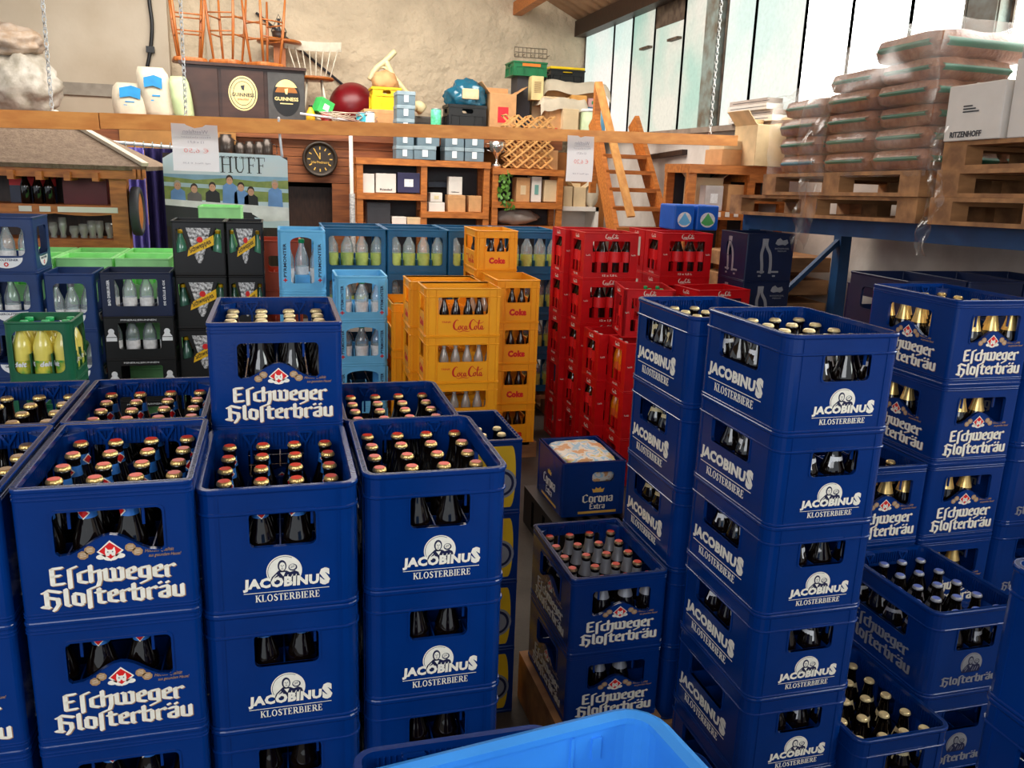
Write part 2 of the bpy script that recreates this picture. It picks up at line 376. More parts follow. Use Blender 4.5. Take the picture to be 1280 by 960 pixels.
# ------------------------------------------------------------------ crates
def grow(poly, k):
    cx = sum(p[0] for p in poly)/len(poly); cy = sum(p[1] for p in poly)/len(poly)
    w = max(p[0] for p in poly)-min(p[0] for p in poly); h = max(p[1] for p in poly)-min(p[1] for p in poly)
    return [(cx+(x-cx)*(1+2*k/w), cy+(y-cy)*(1+2*k/h)) for x, y in poly]
def shell(mb, w, d, h, r, t, short, long_, frame=.004, bottom=True):
    for face in ('front', 'back', 'left', 'right'):
        sh = face in ('front', 'back'); W = w if sh else d
        W2 = W/2-r if r > t else (W/2 if sh else W/2-t)
        hs = short if sh else long_
        M = face_M(face, w, d)
        mb.flat([[(-W2, 0), (W2, 0), (W2, h), (-W2, h)]], hs, -t, 0, M)
        if frame:
            for q in hs: mb.flat([grow(q, frame)], [q], -t-.001, .0022, M)
    if r > t:
        n = 5
        for sx, sy, a0 in ((1, 1, 0), (-1, 1, 90), (-1, -1, 180), (1, -1, 270)):
            cx, cy = sx*(w/2-r), sy*(d/2-r)
            for k in range(n):
                a, b = R_(a0+90*k/n), R_(a0+90*(k+1)/n)
                q = [(cx+rr*math.cos(g), cy+rr*math.sin(g)) for g, rr in ((a, r), (b, r), (b, r-t), (a, r-t))]
                va = [mb.bm.verts.new((x, y, 0)) for x, y in q]; vb = [mb.bm.verts.new((x, y, h)) for x, y in q]
                mb._f(vb); mb._f(va[::-1])
                for i in (0, 2): mb._f([va[i], va[i+1], vb[i+1], vb[i]])
    if bottom: mb.box((0, 0, .004), (w-2*t, d-2*t, .008))
def ring(mb, w, d, r, z0, z1, out, t=.006):
    mb.sweep([(0-t, z0), (out*.3, z0), (out, z0+(z1-z0)*.35), (out, z1-(z1-z0)*.2), (out*.5, z1), (-t, z1)], w, d, r)
def divider(nx, ny, w, d, h, t, m, parent):
    mb = MB()
    for i in range(1, nx): mb.b2((-w/2+t+(w-2*t)*i/nx-.0015, -d/2+t, .008), (-w/2+t+(w-2*t)*i/nx+.0015, d/2-t, h))
    for j in range(1, ny): mb.b2((-w/2+t, -d/2+t+(d-2*t)*j/ny-.0015, .008), (w/2-t, -d/2+t+(d-2*t)*j/ny+.0015, h-.004))
    return mb.build('bottle_divider', m, parent)
def notches(mb, w, d, h, t):
    """fine inner ribs below the rim and triangular finger loops on the inside"""
    for face in ('front', 'back', 'left', 'right'):
        M = face_M(face, w, d); W = (w if face in ('front', 'back') else d)-.07
        k = int(W/.0085)
        for i in range(k+1):
            u = -W/2+W*i/k; mb.b2((u-.0012, h-.046, -t-.004), (u+.0012, h-.012, -t), M)
        if face in ('front', 'back'):
            for u in (-.062, .062):
                for a, b in (((u-.016, h-.012), (u+.016, h-.012)), ((u-.016, h-.012), (u, h-.04)), ((u+.016, h-.012), (u, h-.04)), ((u, h-.04), (u, h-.085))):
                    p, q = M @ Vector((a[0], a[1], -t-.006)), M @ Vector((b[0], b[1], -t-.006)); mb.bar(p, q, .005, .005)
def monk(mb, M, cx=.006, cy=.083, k=1.0):
    Q = M @ MT(cx, cy) @ MS(k, k)
    mb.mi = 0; arc = [(.034*math.cos(R_(a)), .034*math.sin(R_(a))) for a in range(-42, 223, 8)]
    mb.prism(arc, .0002, .0006, Q)
    mb.mi = 1
    mb.flat([[(.0318*math.cos(R_(a)), .0318*math.sin(R_(a))) for a in range(60, 215, 8)]+[(.0308*math.cos(R_(a)), .0308*math.sin(R_(a))) for a in range(214, 58, -8)]], [], .0006, .0008, Q)
    mb.prism([(-.029, -.024), (-.024, -.011), (-.016, -.003), (-.011, .002), (.004, .001), (.011, -.003), (.02, .0), (.027, -.004), (.03, -.013), (.029, -.024)], .0006, .0009, Q)
    mb.prism(ellipse(-.004, .0115, .0085, .0125, 18), .0006, .0009, Q)
    mb.prism(ellipse(.0165, .007, .0085, .0075, 16), .0006, .0009, Q)
    mb.mi = 0
    mb.prism(ellipse(-.0035, .0105, .0058, .009, 16), .0009, .0012, Q)
    mb.prism(ellipse(.016, .008, .0062, .0055, 14), .0009, .0012, Q)
    mb.prism([(-.008, -.002), (.002, -.002), (-.002, -.011)], .0009, .0012, Q)
    for a in ((-.022, -.014, -.014, -.006), (-.018, -.02, -.011, -.01), (.01, -.02, .016, -.008), (.019, -.02, .023, -.008), (.004, -.02, .007, -.008)): stroke2(mb, *a, .0016, 1, Q, .0009, .0012, 0)
    mb.mi = 1
    for x in (-.0058, -.0014): mb.prism(ellipse(x, .0125, .0011, .0009, 8), .0012, .0014, Q)
    stroke2(mb, -.0056, .0055, -.0016, .0055, .0012, 1, Q, .0012, .0014, 0); stroke2(mb, -.0036, .012, -.0036, .008, .0009, 1, Q, .0012, .0014, 0)
    stroke2(mb, .012, .006, .02, .009, .0009, 1, Q, .0012, .0014, 0); stroke2(mb, .012, .009, .02, .0115, .0009, 1, Q, .0012, .0014, 0)

def monastery_crate(second_text=True):
    """blue crate, small hand-holes, monk emblem on the short sides"""
    w, d, h, r, t = .30, .40, .26, .03, .007
    mb = MB(); shell(mb, w, d, h, r, t, [rrect(.006, .174, .126, .074, .012)], [rrect(-.012, .174, .19, .074, .012)])
    ring(mb, w, d, r, h-.012, h, .0035, .009); ring(mb, w, d, r, h-.055, h-.048, .0035); ring(mb, w, d, r, .0, .008, .003)
    for face in ('front', 'back', 'left', 'right'):
        W = w if face in ('front', 'back') else d; M = face_M(face, w, d)
        for u in (-W/2+.037, W/2-.037): mb.b2((u-.0016, .006, -.002), (u+.0016, h-.004, .0018), M)
    notches(mb, w, d, h, t)
    o = mb.build('beer_crate', BLUE)
    divider(4, 5, w, d, .13, t, BLUE, o)
    for face in ('front', 'back', 'left', 'right'):
        M = face_M(face, w, d); l = MB(); e = MB()
        if face in ('front', 'back'):
            text_box(l, 'JACOBINU', -.073, .073, .0445, .072, M, .0014, .002, .055, .05); text_box(l, 'S', .0735, .094, .047, .084, M, .0014, .002, .07)
            l.b2((-.072, .0405, .0012), (.092, .0415, .0018), M); serif(l, 'KLOSTERBIERE', .0145, M @ MT(.012, .0215), .0012, .0018, 1.3)
            monk(e, M)
        else:
            M = M @ MT(-.022 if face == 'left' else .022, 0)
            text_box(l, 'JACOBINU', -.132, .1, .066, .11, M, .0004, .001, .05, .05); text_box(l, 'S', .103, .134, .066, .122, M, .0004, .001, .07)
            l.b2((-.128, .0585, .0004), (.13, .0605, .001), M); serif(l, 'KLOSTERBIERE', .0225, M @ MT(.004, .029), .0004, .001, 1.2)
        if second_text:
            l.build('lettering', CREAM, o)
            if e.bm.verts: e.build('emblem', [CREAM, PRINTNAVY], o)
    return o

def hops_emblem(mb, M, cx, cy, k=1):
    Q = M @ MT(cx, cy) @ MS(k, k)
    mb.mi = 0; mb.prism([(-.0225, 0), (0, -.02), (.0225, 0), (0, .021)], .0003, .0008, Q)
    mb.prism(ellipse(-.016, -.0105, .0085, .005, 12, .3), .0003, .0008, Q); mb.prism(ellipse(.016, -.0105, .0085, .005, 12), .0003, .0008, Q); mb.prism(ellipse(0, -.014, .012, .005, 12), .0003, .0009, Q)
    mb.mi = 1; mb.prism([(-.019, 0.001), (0, -.0155), (.019, .001), (0, .0175)], .0008, .0011, Q)
    mb.mi = 0  # two-eared white head
    mb.prism([(-.0075, -.009), (.0075, -.009), (.009, -.002), (.0075, .0085), (.0035, .003), (-.0035, .003), (-.0075, .0085), (-.009, -.002)], .0011, .0014, Q)
    mb.mi = 3
    for x in (-.004, .004): mb.prism(ellipse(x, -.001, .0012, .0012, 8), .0014, .0017, Q)
    mb.mi = 1; mb.prism(ellipse(0, -.0085, .0022, .003, 8), .0014, .0017, Q)
    mb.mi = 2
    for sx in (-1, 1):
        for px, py in ((.034, .0045), (.0455, -.0045)):
            mb.prism(ellipse(sx*px, py, .0095, .0085, 8, .2), .0003, .0009, Q)
    mb.mi = 0
    for sx in (-1, 1):
        for px, py in ((.034, .0045), (.0455, -.0045)):
            for q in (-.003, .0, .003): stroke2(mb, sx*px-.005, py+q, sx*px+.005, py+q+.001, .0005, 1, Q, .0009, .001, 0)
def gothic_print(l, M, kx=1.0, cx=.006, y1=.0715, y2=.0285, size=.0245):
    for s, y, wd in (('Eschweger', y1, .213), ('Klosterbra"u', y2, .243)):
        W = sum(BL[c][0] for c in s)*size; sx = wd*kx/W
        l.mi = 1; blackletter(l, s, size, M @ MT(cx+.0016, y-.0016) @ MS(sx, 1.02), .0003, .0006)
        l.mi = 0; blackletter(l, s, size, M @ MT(cx, y) @ MS(sx, 1.02), .0007, .0012)
def arch_hole(x0, x1, y0, y1, arch, r=.01):
    p = [(x0, y0+.006), (x0, y1-r)]+[(x0+r-r*math.cos(R_(a)), y1-r+r*math.sin(R_(a))) for a in (30, 60, 90)]
    p += [(x1-r+r*math.sin(R_(a)), y1-r+r*math.cos(R_(a))) for a in (0, 30, 60, 90)]+[(x1, y0+.006), (x1-.006, y0)]
    for i in range(1, 12):
        s = i/12; x = x1-.012-(x1-x0-.024)*s; p.append((x, y0+arch*.5*(1-math.cos(2*math.pi*s))))
    return p+[(x0+.006, y0)]
def gothic_crate():
    """blue crate, wide hand-holes with an arched lower edge, gothic lettering"""
    w, d, h, r, t = .30, .40, .26, .014, .007
    mb = MB(); shell(mb, w, d, h, r, t, [arch_hole(-.086, .096, .128, .212, .036)], [arch_hole(-.1, .1, .128, .212, .036)])
    ring(mb, w, d, r, h-.01, h, .002, .01)
    for z in (h-.018, h-.025, .013, .007): ring(mb, w, d, r, z, z+.0035, .0016)
    notches(mb, w, d, h, t)
    for sx in (-1, 1):  # stiffened inner corners
        for sy in (-1, 1): mb.prism([(sx*(w/2-t), sy*(d/2-.05)), (sx*(w/2-t-.012), sy*(d/2-.045)), (sx*(w/2-.045), sy*(d/2-t-.012)), (sx*(w/2-.05), sy*(d/2-t)), (sx*(w/2-t), sy*(d/2-t))][::sx*sy], .02, h-.014)
    o = mb.build('beer_crate', BLUE)
    divider(4, 5, w, d, .12, t, BLUE, o)
    for face in ('front', 'back', 'left', 'right'):
        l = MB(); e = MB(); M = face_M(face, w, d); sh = face in ('front', 'back'); k = 1 if sh else 1.18
        gothic_print(l, M, k); hops_emblem(e, M, .004, .131, 1)
        e.mi = 2; text_box(e, 'Höchste Qualität', .062, .112, .122, .13, M, .0003, .0008, 0, .3); text_box(e, 'aus gesundem Hause!', .068, .124, .112, .12, M, .0003, .0008, 0, .3)
        l.build('lettering', [CREAM, TAN], o); e.build('emblem', [CREAM, PRINTRED, TAN, PRINTNAVY], o)
    return o
def gothic_round_crate():
    """blue crate with rounded corners: gothic lettering on the long side, round emblem on the short side"""
    w, d, h, r, t = .30, .40, .26, .035, .007
    mb = MB(); shell(mb, w, d, h, r, t, [rrect(.0, .172, .13, .07, .01)], [rrect(-.02, .172, .25, .07, .01)])
    ring(mb, w, d, r, h-.012, h, .0035, .009); ring(mb, w, d, r, h-.058, h-.051, .003); ring(mb, w, d, r, 0, .008, .003); notches(mb, w, d, h, t)
    o = mb.build('beer_crate', BLUE); divider(4, 5, w, d, .13, t, BLUE, o)
    for face in ('left', 'right'): l = MB(); gothic_print(l, face_M(face, w, d), 1.15, 0, .082, .034, .026); l.build('lettering', [LGREY, PRINTNAVY], o)
    for face in ('front', 'back'):
        l = MB(); e = MB(); M = face_M(face, w, d); s = 'Klosterbra"u'; sz = .018; W = sum(BL[c][0] for c in s)*sz
        l.mi = 0; blackletter(l, s, sz, M @ MT(.0, .03) @ MS(.19/W, 1), .0007, .0012); monk(e, M, 0, .088, 1.05)
        l.build('lettering', [LGREY, PRINTNAVY], o); e.build('emblem', [LGREY, PRINTNAVY], o)
    return o

def cola_case():
    """yellow case for small bottles"""
    w, d, h, r, t = .27, .40, .258, .004, .006
    mb = MB(); shell(mb, w, d, h, r, t, [rrect(0, .165, .155, .09, .012)], [rrect(0, .165, .27, .1, .012)], .003)
    ring(mb, w, d, r, h-.008, h, .006, .006); ring(mb, w, d, r, h-.05, h-.044, .004); ring(mb, w, d, r, .0, .006, .005)
    for face in ('front', 'back', 'left', 'right'):
        sh = face in ('front', 'back'); W = w if sh else d; M = face_M(face, w, d)
        for u in ([-.118, -.085, .085, .118] if sh else [-.185, -.145, .145, .185]): mb.b2((u-.002, .004, -.001), (u+.002, h-.004, .0045), M)
        wi = .16 if sh else .275; mb.b2((-wi/2, .012, -.001), (wi/2, .108, .0025), M)
    o = mb.build('bottle_case', YELLOW); divider(4, 6, w, d, .1, t, YELLOW, o)
    for face in ('left', 'right'):
        l = MB(); M = face_M(face, w, d); text_box(l, 'TRINK', -.118, -.066, .072, .082, M, .0026, .0032, .01)
        script(l, .05, M @ MT(.03, .034), .0026, .0032); l.build('lettering', PRINTRED, o)
    for face in ('front', 'back'): l = MB(); text_box(l, 'Coke', -.056, .056, .04, .082, face_M(face, w, d), .0026, .0032, .07); l.build('lettering', PRINTRED, o)
    return o
def red_crate():
    w, d, h, t = .36, .27, .295, .006
    hole = rrect(0, .142, .25, .2, .006, 2); hole2 = rrect(0, .142, .15, .2, .006, 2)
    mb = MB(); shell(mb, w, d, h, 0, t, [hole], [hole2], .003)
    ring(mb, w, d, .001, h-.008, h, .002, .012); ring(mb, w, d, .001, 0, .01, .002, .006)
    for sx in (-1, 1):
        for sy in (-1, 1): mb.b2((sx*w/2, sy*d/2, 0), (sx*(w/2-.02), sy*(d/2-.02), h-.004))
    for face in ('front', 'back'):
        for u in (-.075, 0, .075): mb.b2((u-.013, .04, -.012), (u+.013, .108, -.004), face_M(face, w, d))
    for face in ('left', 'right'):
        for u in (-.033, .033): mb.b2((u-.012, .04, -.012), (u+.012, .108, -.004), face_M(face, w, d))
    o = mb.build('cola_crate', RED); divider(4, 3, w, d, .1, t, RED, o)
    for face in ('front', 'back', 'left', 'right'):
        l = MB(); M = face_M(face, w, d); k = 1 if face in ('front', 'back') else .75
        script(l, .026*k, M @ MT(0, .258), .0004, .001); l.build('lettering', CREAM, o); l = MB(); text_box(l, '12 x 1,0 L', -.05*k, .05*k, .014, .03, M, .0004, .001, .02)
        if k == 1:
            for u in (-.152, .152): q = MB(); script(q, .0085, M @ MT(u, .15), .0004, .001); q.build('lettering', CREAM, o)
        l.build('lettering', CREAM, o)
    return o
def frame_crate(name, w, d, h, m, short, long_, nx, ny, r=.012, dh=.09):
    mb = MB(); shell(mb, w, d, h, r, .007, short, long_, .004)
    ring(mb, w, d, r, h-.01, h, .003, .01); ring(mb, w, d, r, 0, .008, .002)
    o = mb.build(name, m); divider(nx, ny, w, d, dh, .007, m, o)
    return o
def teal_crate():
    return frame_crate('water_crate', .40, .30, .30, TEAL, [rrect(0, .15, .335, .2, .02)], [rrect(0, .15, .22, .2, .02)], 4, 3)
def sky_crate(wide=False):
    w, d, h = (.30, .34, .2825) if wide else (.27, .34, .37)
    hw = .19 if wide else .135; top = h-.04; bot = .055
    hole = [(-hw/2, bot+.01), (-hw/2+.01, bot), (hw/2-.01, bot), (hw/2, bot+.01), (hw/2, top-.03)]+[(hw/2*math.cos(R_(a)), top-.03+.03*math.sin(R_(a))) for a in range(20, 180, 20)]+[(-hw/2, top-.03)]
    mb = MB(); shell(mb, w, d, h, .03, .008, [hole], [hole], .006)
    ring(mb, w, d, .03, h-.014, h, .003, .01); ring(mb, w, d, .03, 0, .012, .003)
    for face in ('front', 'back', 'left', 'right'):
        W = w if face in ('front', 'back') else d; M = face_M(face, w, d)
        for u in (-W/2+.034, W/2-.034): mb.b2((u-.018, .03, -.003), (u+.018, h-.02, .003), M)
    o = mb.build('water_crate', SKY); divider(3, 4, w, d, .1, .008, SKY, o)
    for face in ('front', 'left', 'right'):
        W = w if face == 'front' else d; M = face_M(face, w, d)
        for u, a in ((-W/2+.034, 90), (W/2-.034, 90)):
            Q = M @ MT(u, h*.52) @ Matrix.Rotation(R_(a), 4, 'Z')
            l = MB(); l.mi = 0; text_box(l, 'PYRMONTER', -h*.27, h*.27, -.009, .009, Q, .0032, .004, .03)
            l.mi = 1; l.b2((-h*.27-.03, -.0035, .0032), (-h*.27-.006, .0035, .004), Q); l.b2((-h*.27-.0215, -.012, .0032), (-h*.27-.0145, .012, .004), Q)
            l.build('lettering', [PRINTNAVY, PRINTRED], o)
    return o
def splash_mat():
    m = mat('splash_print', (.1, .1, .11), .5, col2=(.95, .95, .95), scale=60); return m
def tonic_crate():
    """black crate with a funnel-shaped splash print and a slanted yellow banner"""
    w, d, h = .30, .30, .326
    L = [(-.128, .275), (-.095, .285), (-.06, .19), (-.072, .15), (-.128, .135)]
    mb = MB(); shell(mb, w, d, h, .012, .007, [L, [(-x, y) for x, y in L][::-1]], [rrect(0, .2, .2, .14, .02)], .003)
    ring(mb, w, d, .012, h-.012, h, .004, .01); ring(mb, w, d, .012, 0, .014, .003)
    o = mb.build('tonic_crate', BLACK); divider(4, 3, w, d, .1, .007, BLACK, o)
    p = MB(); M = face_M('front', w, d)
    p.mi = 0; p.prism([(-.07, .285), (.07, .285), (.02, .1), (.006, .075), (-.006, .075), (-.02, .1)], .0005, .0012, M)
    p.mi = 1; p.prism([(-.068, .115), (.085, .185), (.085, .245), (-.058, .165)], .0014, .0022, M)
    p.mi = 2; p.prism(ellipse(.006, .215, .018, .018, 16), .0026, .0032, M)
    p.build('splash_print', [splash_mat(), PRINTYEL, PRINTRED], o)
    l = MB(); Q = M @ MT(.008, .172) @ Matrix.Rotation(R_(26), 4, 'Z'); text_box(l, 'Schweppes', -.068, .068, -.016, .024, Q, .0024, .003, .02); l.build('lettering', BLACK, o)
    return o
def spa_crate(m, logo):
    w, d, h = .40, .30, .259
    mb = MB(); shell(mb, w, d, h, .008, .007, [rrect(0, .14, .24, .16, .012)], [rrect(0, .14, .18, .16, .012)], .003)
    ring(mb, w, d, .008, h-.01, h, .002, .012); ring(mb, w, d, .008, 0, .008, .002)
    o = mb.build('water_crate', m); divider(4, 3, w, d, .07, .007, m, o)
    l = MB(); M = face_M('front', w, d)
    if logo:
        text_box(l, 'MINERALBRUNNEN', -.1, .1, .232, .242, M, .0004, .001); l.build('lettering', WHITE, o)
        for u in (-.158, .158):
            l = MB(); l.prism(ellipse(u, .168, .018, .018, 10), .0004, .001, M); l.b2((u-.03, .11, .0004), (u+.03, .132, .001), M); l.prism([(u-.03, .136), (u+.03, .136), (u+.014, .158), (u-.014, .158)], .0004, .001, M); l.build('printed_logo', WHITE, o)
    else:
        for u, s in ((-.155, 'BAD DRIBURGER'), (.155, 'DE GÜLLE & OX')):
            Q = M @ MT(u, .14) @ Matrix.Rotation(R_(90), 4, 'Z'); l = MB(); text_box(l, s, -.075, .075, -.008, .008, Q, .0004, .001, .03); l.build('lettering', WHITE, o)
    return o
def smile_crate():
    """blue water crate with a smile-shaped white label below the window"""
    w, d, h = .30, .34, .303
    mb = MB(); shell(mb, w, d, h, .012, .007, [rrect(-.0, .17, .2, .16, .03)], [rrect(0, .17, .2, .16, .03)], .005)
    ring(mb, w, d, .012, h-.012, h, .003, .01); ring(mb, w, d, .012, 0, .01, .002)
    o = mb.build('water_crate', mat('mid_blue_plastic', (.06, .2, .42), .4)); divider(3, 4, w, d, .08, .007, o.data.materials[0], o)
    for face in ('front', 'right'):
        l = MB(); M = face_M(face, w, d); l.mi = 0
        l.prism([(-.085+.17*i/12, .082-.004*math.sin(math.pi*i/12)) for i in range(13)]+[(.085*math.cos(R_(a)), .08+.058*math.sin(R_(a))) for a in range(-10, -180, -12)], .0004, .001, M)
        l.mi = 1; text_box(l, 'GEROLSTEINER', -.062, .062, .062, .074, M, .001, .0015, .03)
        l.mi = 2; 
        for a in range(0, 360, 45): l.prism(ellipse(.009*math.cos(R_(a)), .043+.009*math.sin(R_(a)), .004, .004, 8), .001, .0015, M)
        l.build('label', [WHITE, PRINTNAVY, PRINTRED], o)
    return o
def lemon_bottle():
    o = soft_bottle('lemonade_bottle', .255, .04, LEMON, None, mat('leaf_label', (.86, .80, .25), .5, col2=(.25, .6, .22), scale=22), CAPGREEN, (.1, .35), .9)
    for a in (0, 90, 180, 270):
        mb = MB(); text_box(mb, 'deit', -.026, .026, .062, .086, Matrix.Rotation(R_(a), 4, 'Z') @ face_M('front', .08, .082), 0, .001, .04, .2); mb.build('lettering', WHITE, o)
    return o
def lemonade_crate():
    o = frame_crate('lemonade_crate', .27, .27, .279, GREEN, [rrect(-.005, .14, .2, .2, .03)], [rrect(0, .14, .2, .2, .03)], 3, 3, .03, .13)
    return o
def pale_crate():
    h = .2; hole = rrect(0, .1, .14, .08, .035)
    return frame_crate('juice_crate', .30, .34, h, LIME, [hole], [hole], 3, 4, .01, .17)
def crown_crate():
    """blue crate with gothic two-line lettering, small crown and gold bar"""
    w, d, h, r, t = .30, .40, .27, .008, .007
    mb = MB(); shell(mb, w, d, h, r, t, [rrect(.04, .195, .105, .05, .018)], [], .004)
    ring(mb, w, d, r, h-.008, h, .002, .014)
    for face in ('front', 'back', 'left', 'right'):
        W = w if face in ('front', 'back') else d; M = face_M(face, w, d)
        for u in (-W/2+.012, -W/2+.022, W/2-.012, W/2-.022): mb.b2((u-.0015, .004, -.002), (u+.0015, h-.004, .0015), M)
    o = mb.build('beer_crate', BLUE)
    for face in ('front', 'left'):
        l = MB(); e = MB(); M = face_M(face, w, d); k = 1 if face == 'front' else 1.25; cx = .02 if face == 'front' else 0
        blackletter(l, 'Corona', .03*k, M @ MT(cx, .068*k) @ MS(1.3, 1), .0004, .001, .17, 30); blackletter(l, 'Extra', .02*k, M @ MT(cx, .034*k) @ MS(1.3, 1), .0004, .001, .17, 30)
        b = MB(); b.b2((cx-.092*k, .012, .0004), (cx+.092*k, .024, .001), M); b.build('gold_bar', GOLDP, o)
        Q = M @ MT(cx, .118*k)
        e.prism([(-.024, 0), (.024, 0), (.03, .02), (.016, .014), (.011, .026), (0, .018), (-.011, .026), (-.016, .014), (-.03, .02)], .0004, .001, Q)
        l.build('lettering', CREAM, o); e.build('crown_print', GOLDP, o)
    return o
def banded_crate():
    """blue crate with curved yellow panels and a round badge"""
    w, d, h, r, t = .28, .34, .243, .006, .007
    mb = MB(); shell(mb, w, d, h, r, t, [], [], 0); ring(mb, w, d, r, h-.01, h, .003, .012); ring(mb, w, d, r, 0, .01, .002)
    for i in range(12): mb.box((w/2-.004, -d/2+.03+i*.025, h), (.006, .008, .006))
    o = mb.build('beer_crate', BLUE); divider(4, 5, w, d, .1, t, BLUE, o)
    for face in ('front', 'right'):
        p = MB(); e = MB(); W = w if face == 'front' else d; M = face_M(face, w, d); a = W/2-.03
        p.prism([(-a-.008*math.cos(R_(k)), h*.5+(h*.42)*math.sin(R_(k))) for k in range(90, -91, -15)]+[(a-.004+.016*math.cos(R_(k)), h*.5+(h*.42)*math.sin(R_(k))) for k in range(-90, 91, 15)], .0004, .0012, M)
        e.mi = 0; e.prism(ellipse(.075, .1, .05, .05, 24), .0012, .002, M); e.mi = 1; e.prism(ellipse(.075, .1, .042, .042, 24), .002, .0026, M)
        e.mi = 0; e.prism(ellipse(.075, .1, .033, .033, 24), .0026, .0032, M)
        p.build('yellow_panel', PRINTYEL, o); e.build('badge', [LGREY, PRINTNAVY], o)
    return o
def rhoen_crate():
    """navy crate with white line drawing of a bottle"""
    w, d, h = .33, .33, .295
    mb = MB(); shell(mb, w, d, h, .008, .007, [], [rrect(-.05, .19, .06, .09, .02)], .003)
    ring(mb, w, d, .008, h-.01, h, .002, .012); ring(mb, w, d, .008, 0, .008, .002)
    o = mb.build('water_crate', NAVY); divider(3, 4, w, d, .1, .007, NAVY, o)
    for face in ('front', 'left'):
        l = MB(); M = face_M(face, w, d)
        for s in (-1, 1): ribbon(l, [(s*.011-.04, .265, .005), (s*.011-.04, .22, .005), (s*.03-.03, .17, .006), (s*.03-.02, .1, .006), (s*.028-.02, .05, .005)], 1, M, .0004, .001)
        for u in (-.08, .02): l.b2((u, .055, .0004), (u+.05, .066, .001), M); l.b2((u+.01, .03, .0004), (u+.03, .04, .001), M)
        if face == 'front': 
            l.prism([(.03, .235), (.05, .225), (.08, .23), (.1, .225), (.12, .24), (.11, .262), (.08, .255), (.06, .27), (.04, .26)], .0004, .001, M); text_box(l, 'RHÖNSPRUDEL', .03, .13, .2, .212, M, .0004, .001); text_box(l, 'MEDIUM', .05, .11, .185, .194, M, .0004, .001)
        l.build('lettering', LGREY, o)
    return o
def plain_tub():
    """azure blue container, smooth walls, thick rolled rim"""
    w, d, h, r, t = .40, .30, .22, .04, .006
    mb = MB(); shell(mb, w, d, h, r, t, [], [], 0)
    mb.sweep([(-.012, h-.004), (-.012, h+.004), (.0, h+.007), (.01, h+.002), (.01, h-.012), (.004, h-.012), (.004, h-.002), (-.004, h-.006)], w, d, r)
    mb.box((.132, d/2-.0075, h-.032), (.012, .004, .03))
    for u in (-.1, .1): mb.b2((u-.002, d/2-.0085, .01), (u+.002, d/2-.006, h-.01))
    return mb.build('storage_tub', AZURE)

# ------------------------------------------------------------------ bottles
def crown_cap(mb, z, r=.0148, h=.008, mi=(0, 1)):
    mb.mi = mi[0]; n = 42
    pr = [(1.0, 0), (1.0, .35), (.93, .8), (.8, 1)]; rings = []
    for k, (f, q) in enumerate(pr):
        rings.append([mb.bm.verts.new((r*(f*(1+(.05 if i % 2 and k < 2 else 0)))*math.cos(2*math.pi*i/n), r*(f*(1+(.05 if i % 2 and k < 2 else 0)))*math.sin(2*math.pi*i/n), z+h*q)) for i in range(n)])
    for a, b in zip(rings, rings[1:]):
        for i in range(n): mb._f([a[i], a[(i+1) % n], b[(i+1) % n], b[i]])
    mb.mi = mi[1]; c = [mb.bm.verts.new((.8*r*math.cos(2*math.pi*i/n), .8*r*math.sin(2*math.pi*i/n), z+h*1.02)) for i in range(n)]; mb._f(c); mb.mi = mi[0]; mb._f(rings[0][::-1])
def beer_bottle(topm, sidem, neck=None, neckz=(.15, .19), mark=None, part=False):
    mb = MB()
    mb.lathe([(.025, 0), (.03, .005), (.03, .12), (.0285, .135), (.022, .155), (.0155, .178), (.0132, .2), (.0132, .208), (.0148, .21), (.0148, .215), (.0125, .217)], 18)
    o = mb.build('beer_bottle', BROWNGLASS)
    c = MB(); crown_cap(c, .2155); c.build('crown_cap', [sidem, topm], o)
    if neck:
        def rad(z):
            P = [(.12, .03), (.135, .0285), (.155, .022), (.178, .0155), (.2, .0132), (.216, .0132)]
            for (a, ra), (b, rb) in zip(P, P[1:]):
                if a <= z <= b: return ra+(rb-ra)*(z-a)/(b-a)
            return .0132
        n = MB(); z0, z1 = neckz; a1 = 150 if part else 360; rows = [[n.bm.verts.new(((rad(z0+(z1-z0)*i/4)+.0006)*math.cos(R_(a1*j/18)), (rad(z0+(z1-z0)*i/4)+.0006)*math.sin(R_(a1*j/18)), z0+(z1-z0)*i/4-(.012*math.sin(R_(180*j/18)) if part and i < 3 else 0))) for j in range(19)] for i in range(5)]
        for ra, rb_ in zip(rows, rows[1:]):
            for j in range(18): n._f([ra[j], ra[j+1], rb_[j+1], rb_[j]], True)
        k = n.build('neck_label', neck, o, fix=False)
        if mark:
            q = MB(); zc = (z0+z1)/2; r = rad(z0)+.0016
            for rr, mi, e in ((.0125, 1, 0), (.0095, 0, .0006)):
                q.mi = mi
                P = [(0, -1), (1, 0), (0, 1), (-1, 0)]
                for s in range(4): pass
                vs = [q.bm.verts.new(((r+e)*math.sin(x*rr/r), -(r+e)*math.cos(x*rr/r), zc+y*rr)) for x, y in P]; q._f(vs)
            q.build('diamond_mark', mark, k, fix=False)
    return o
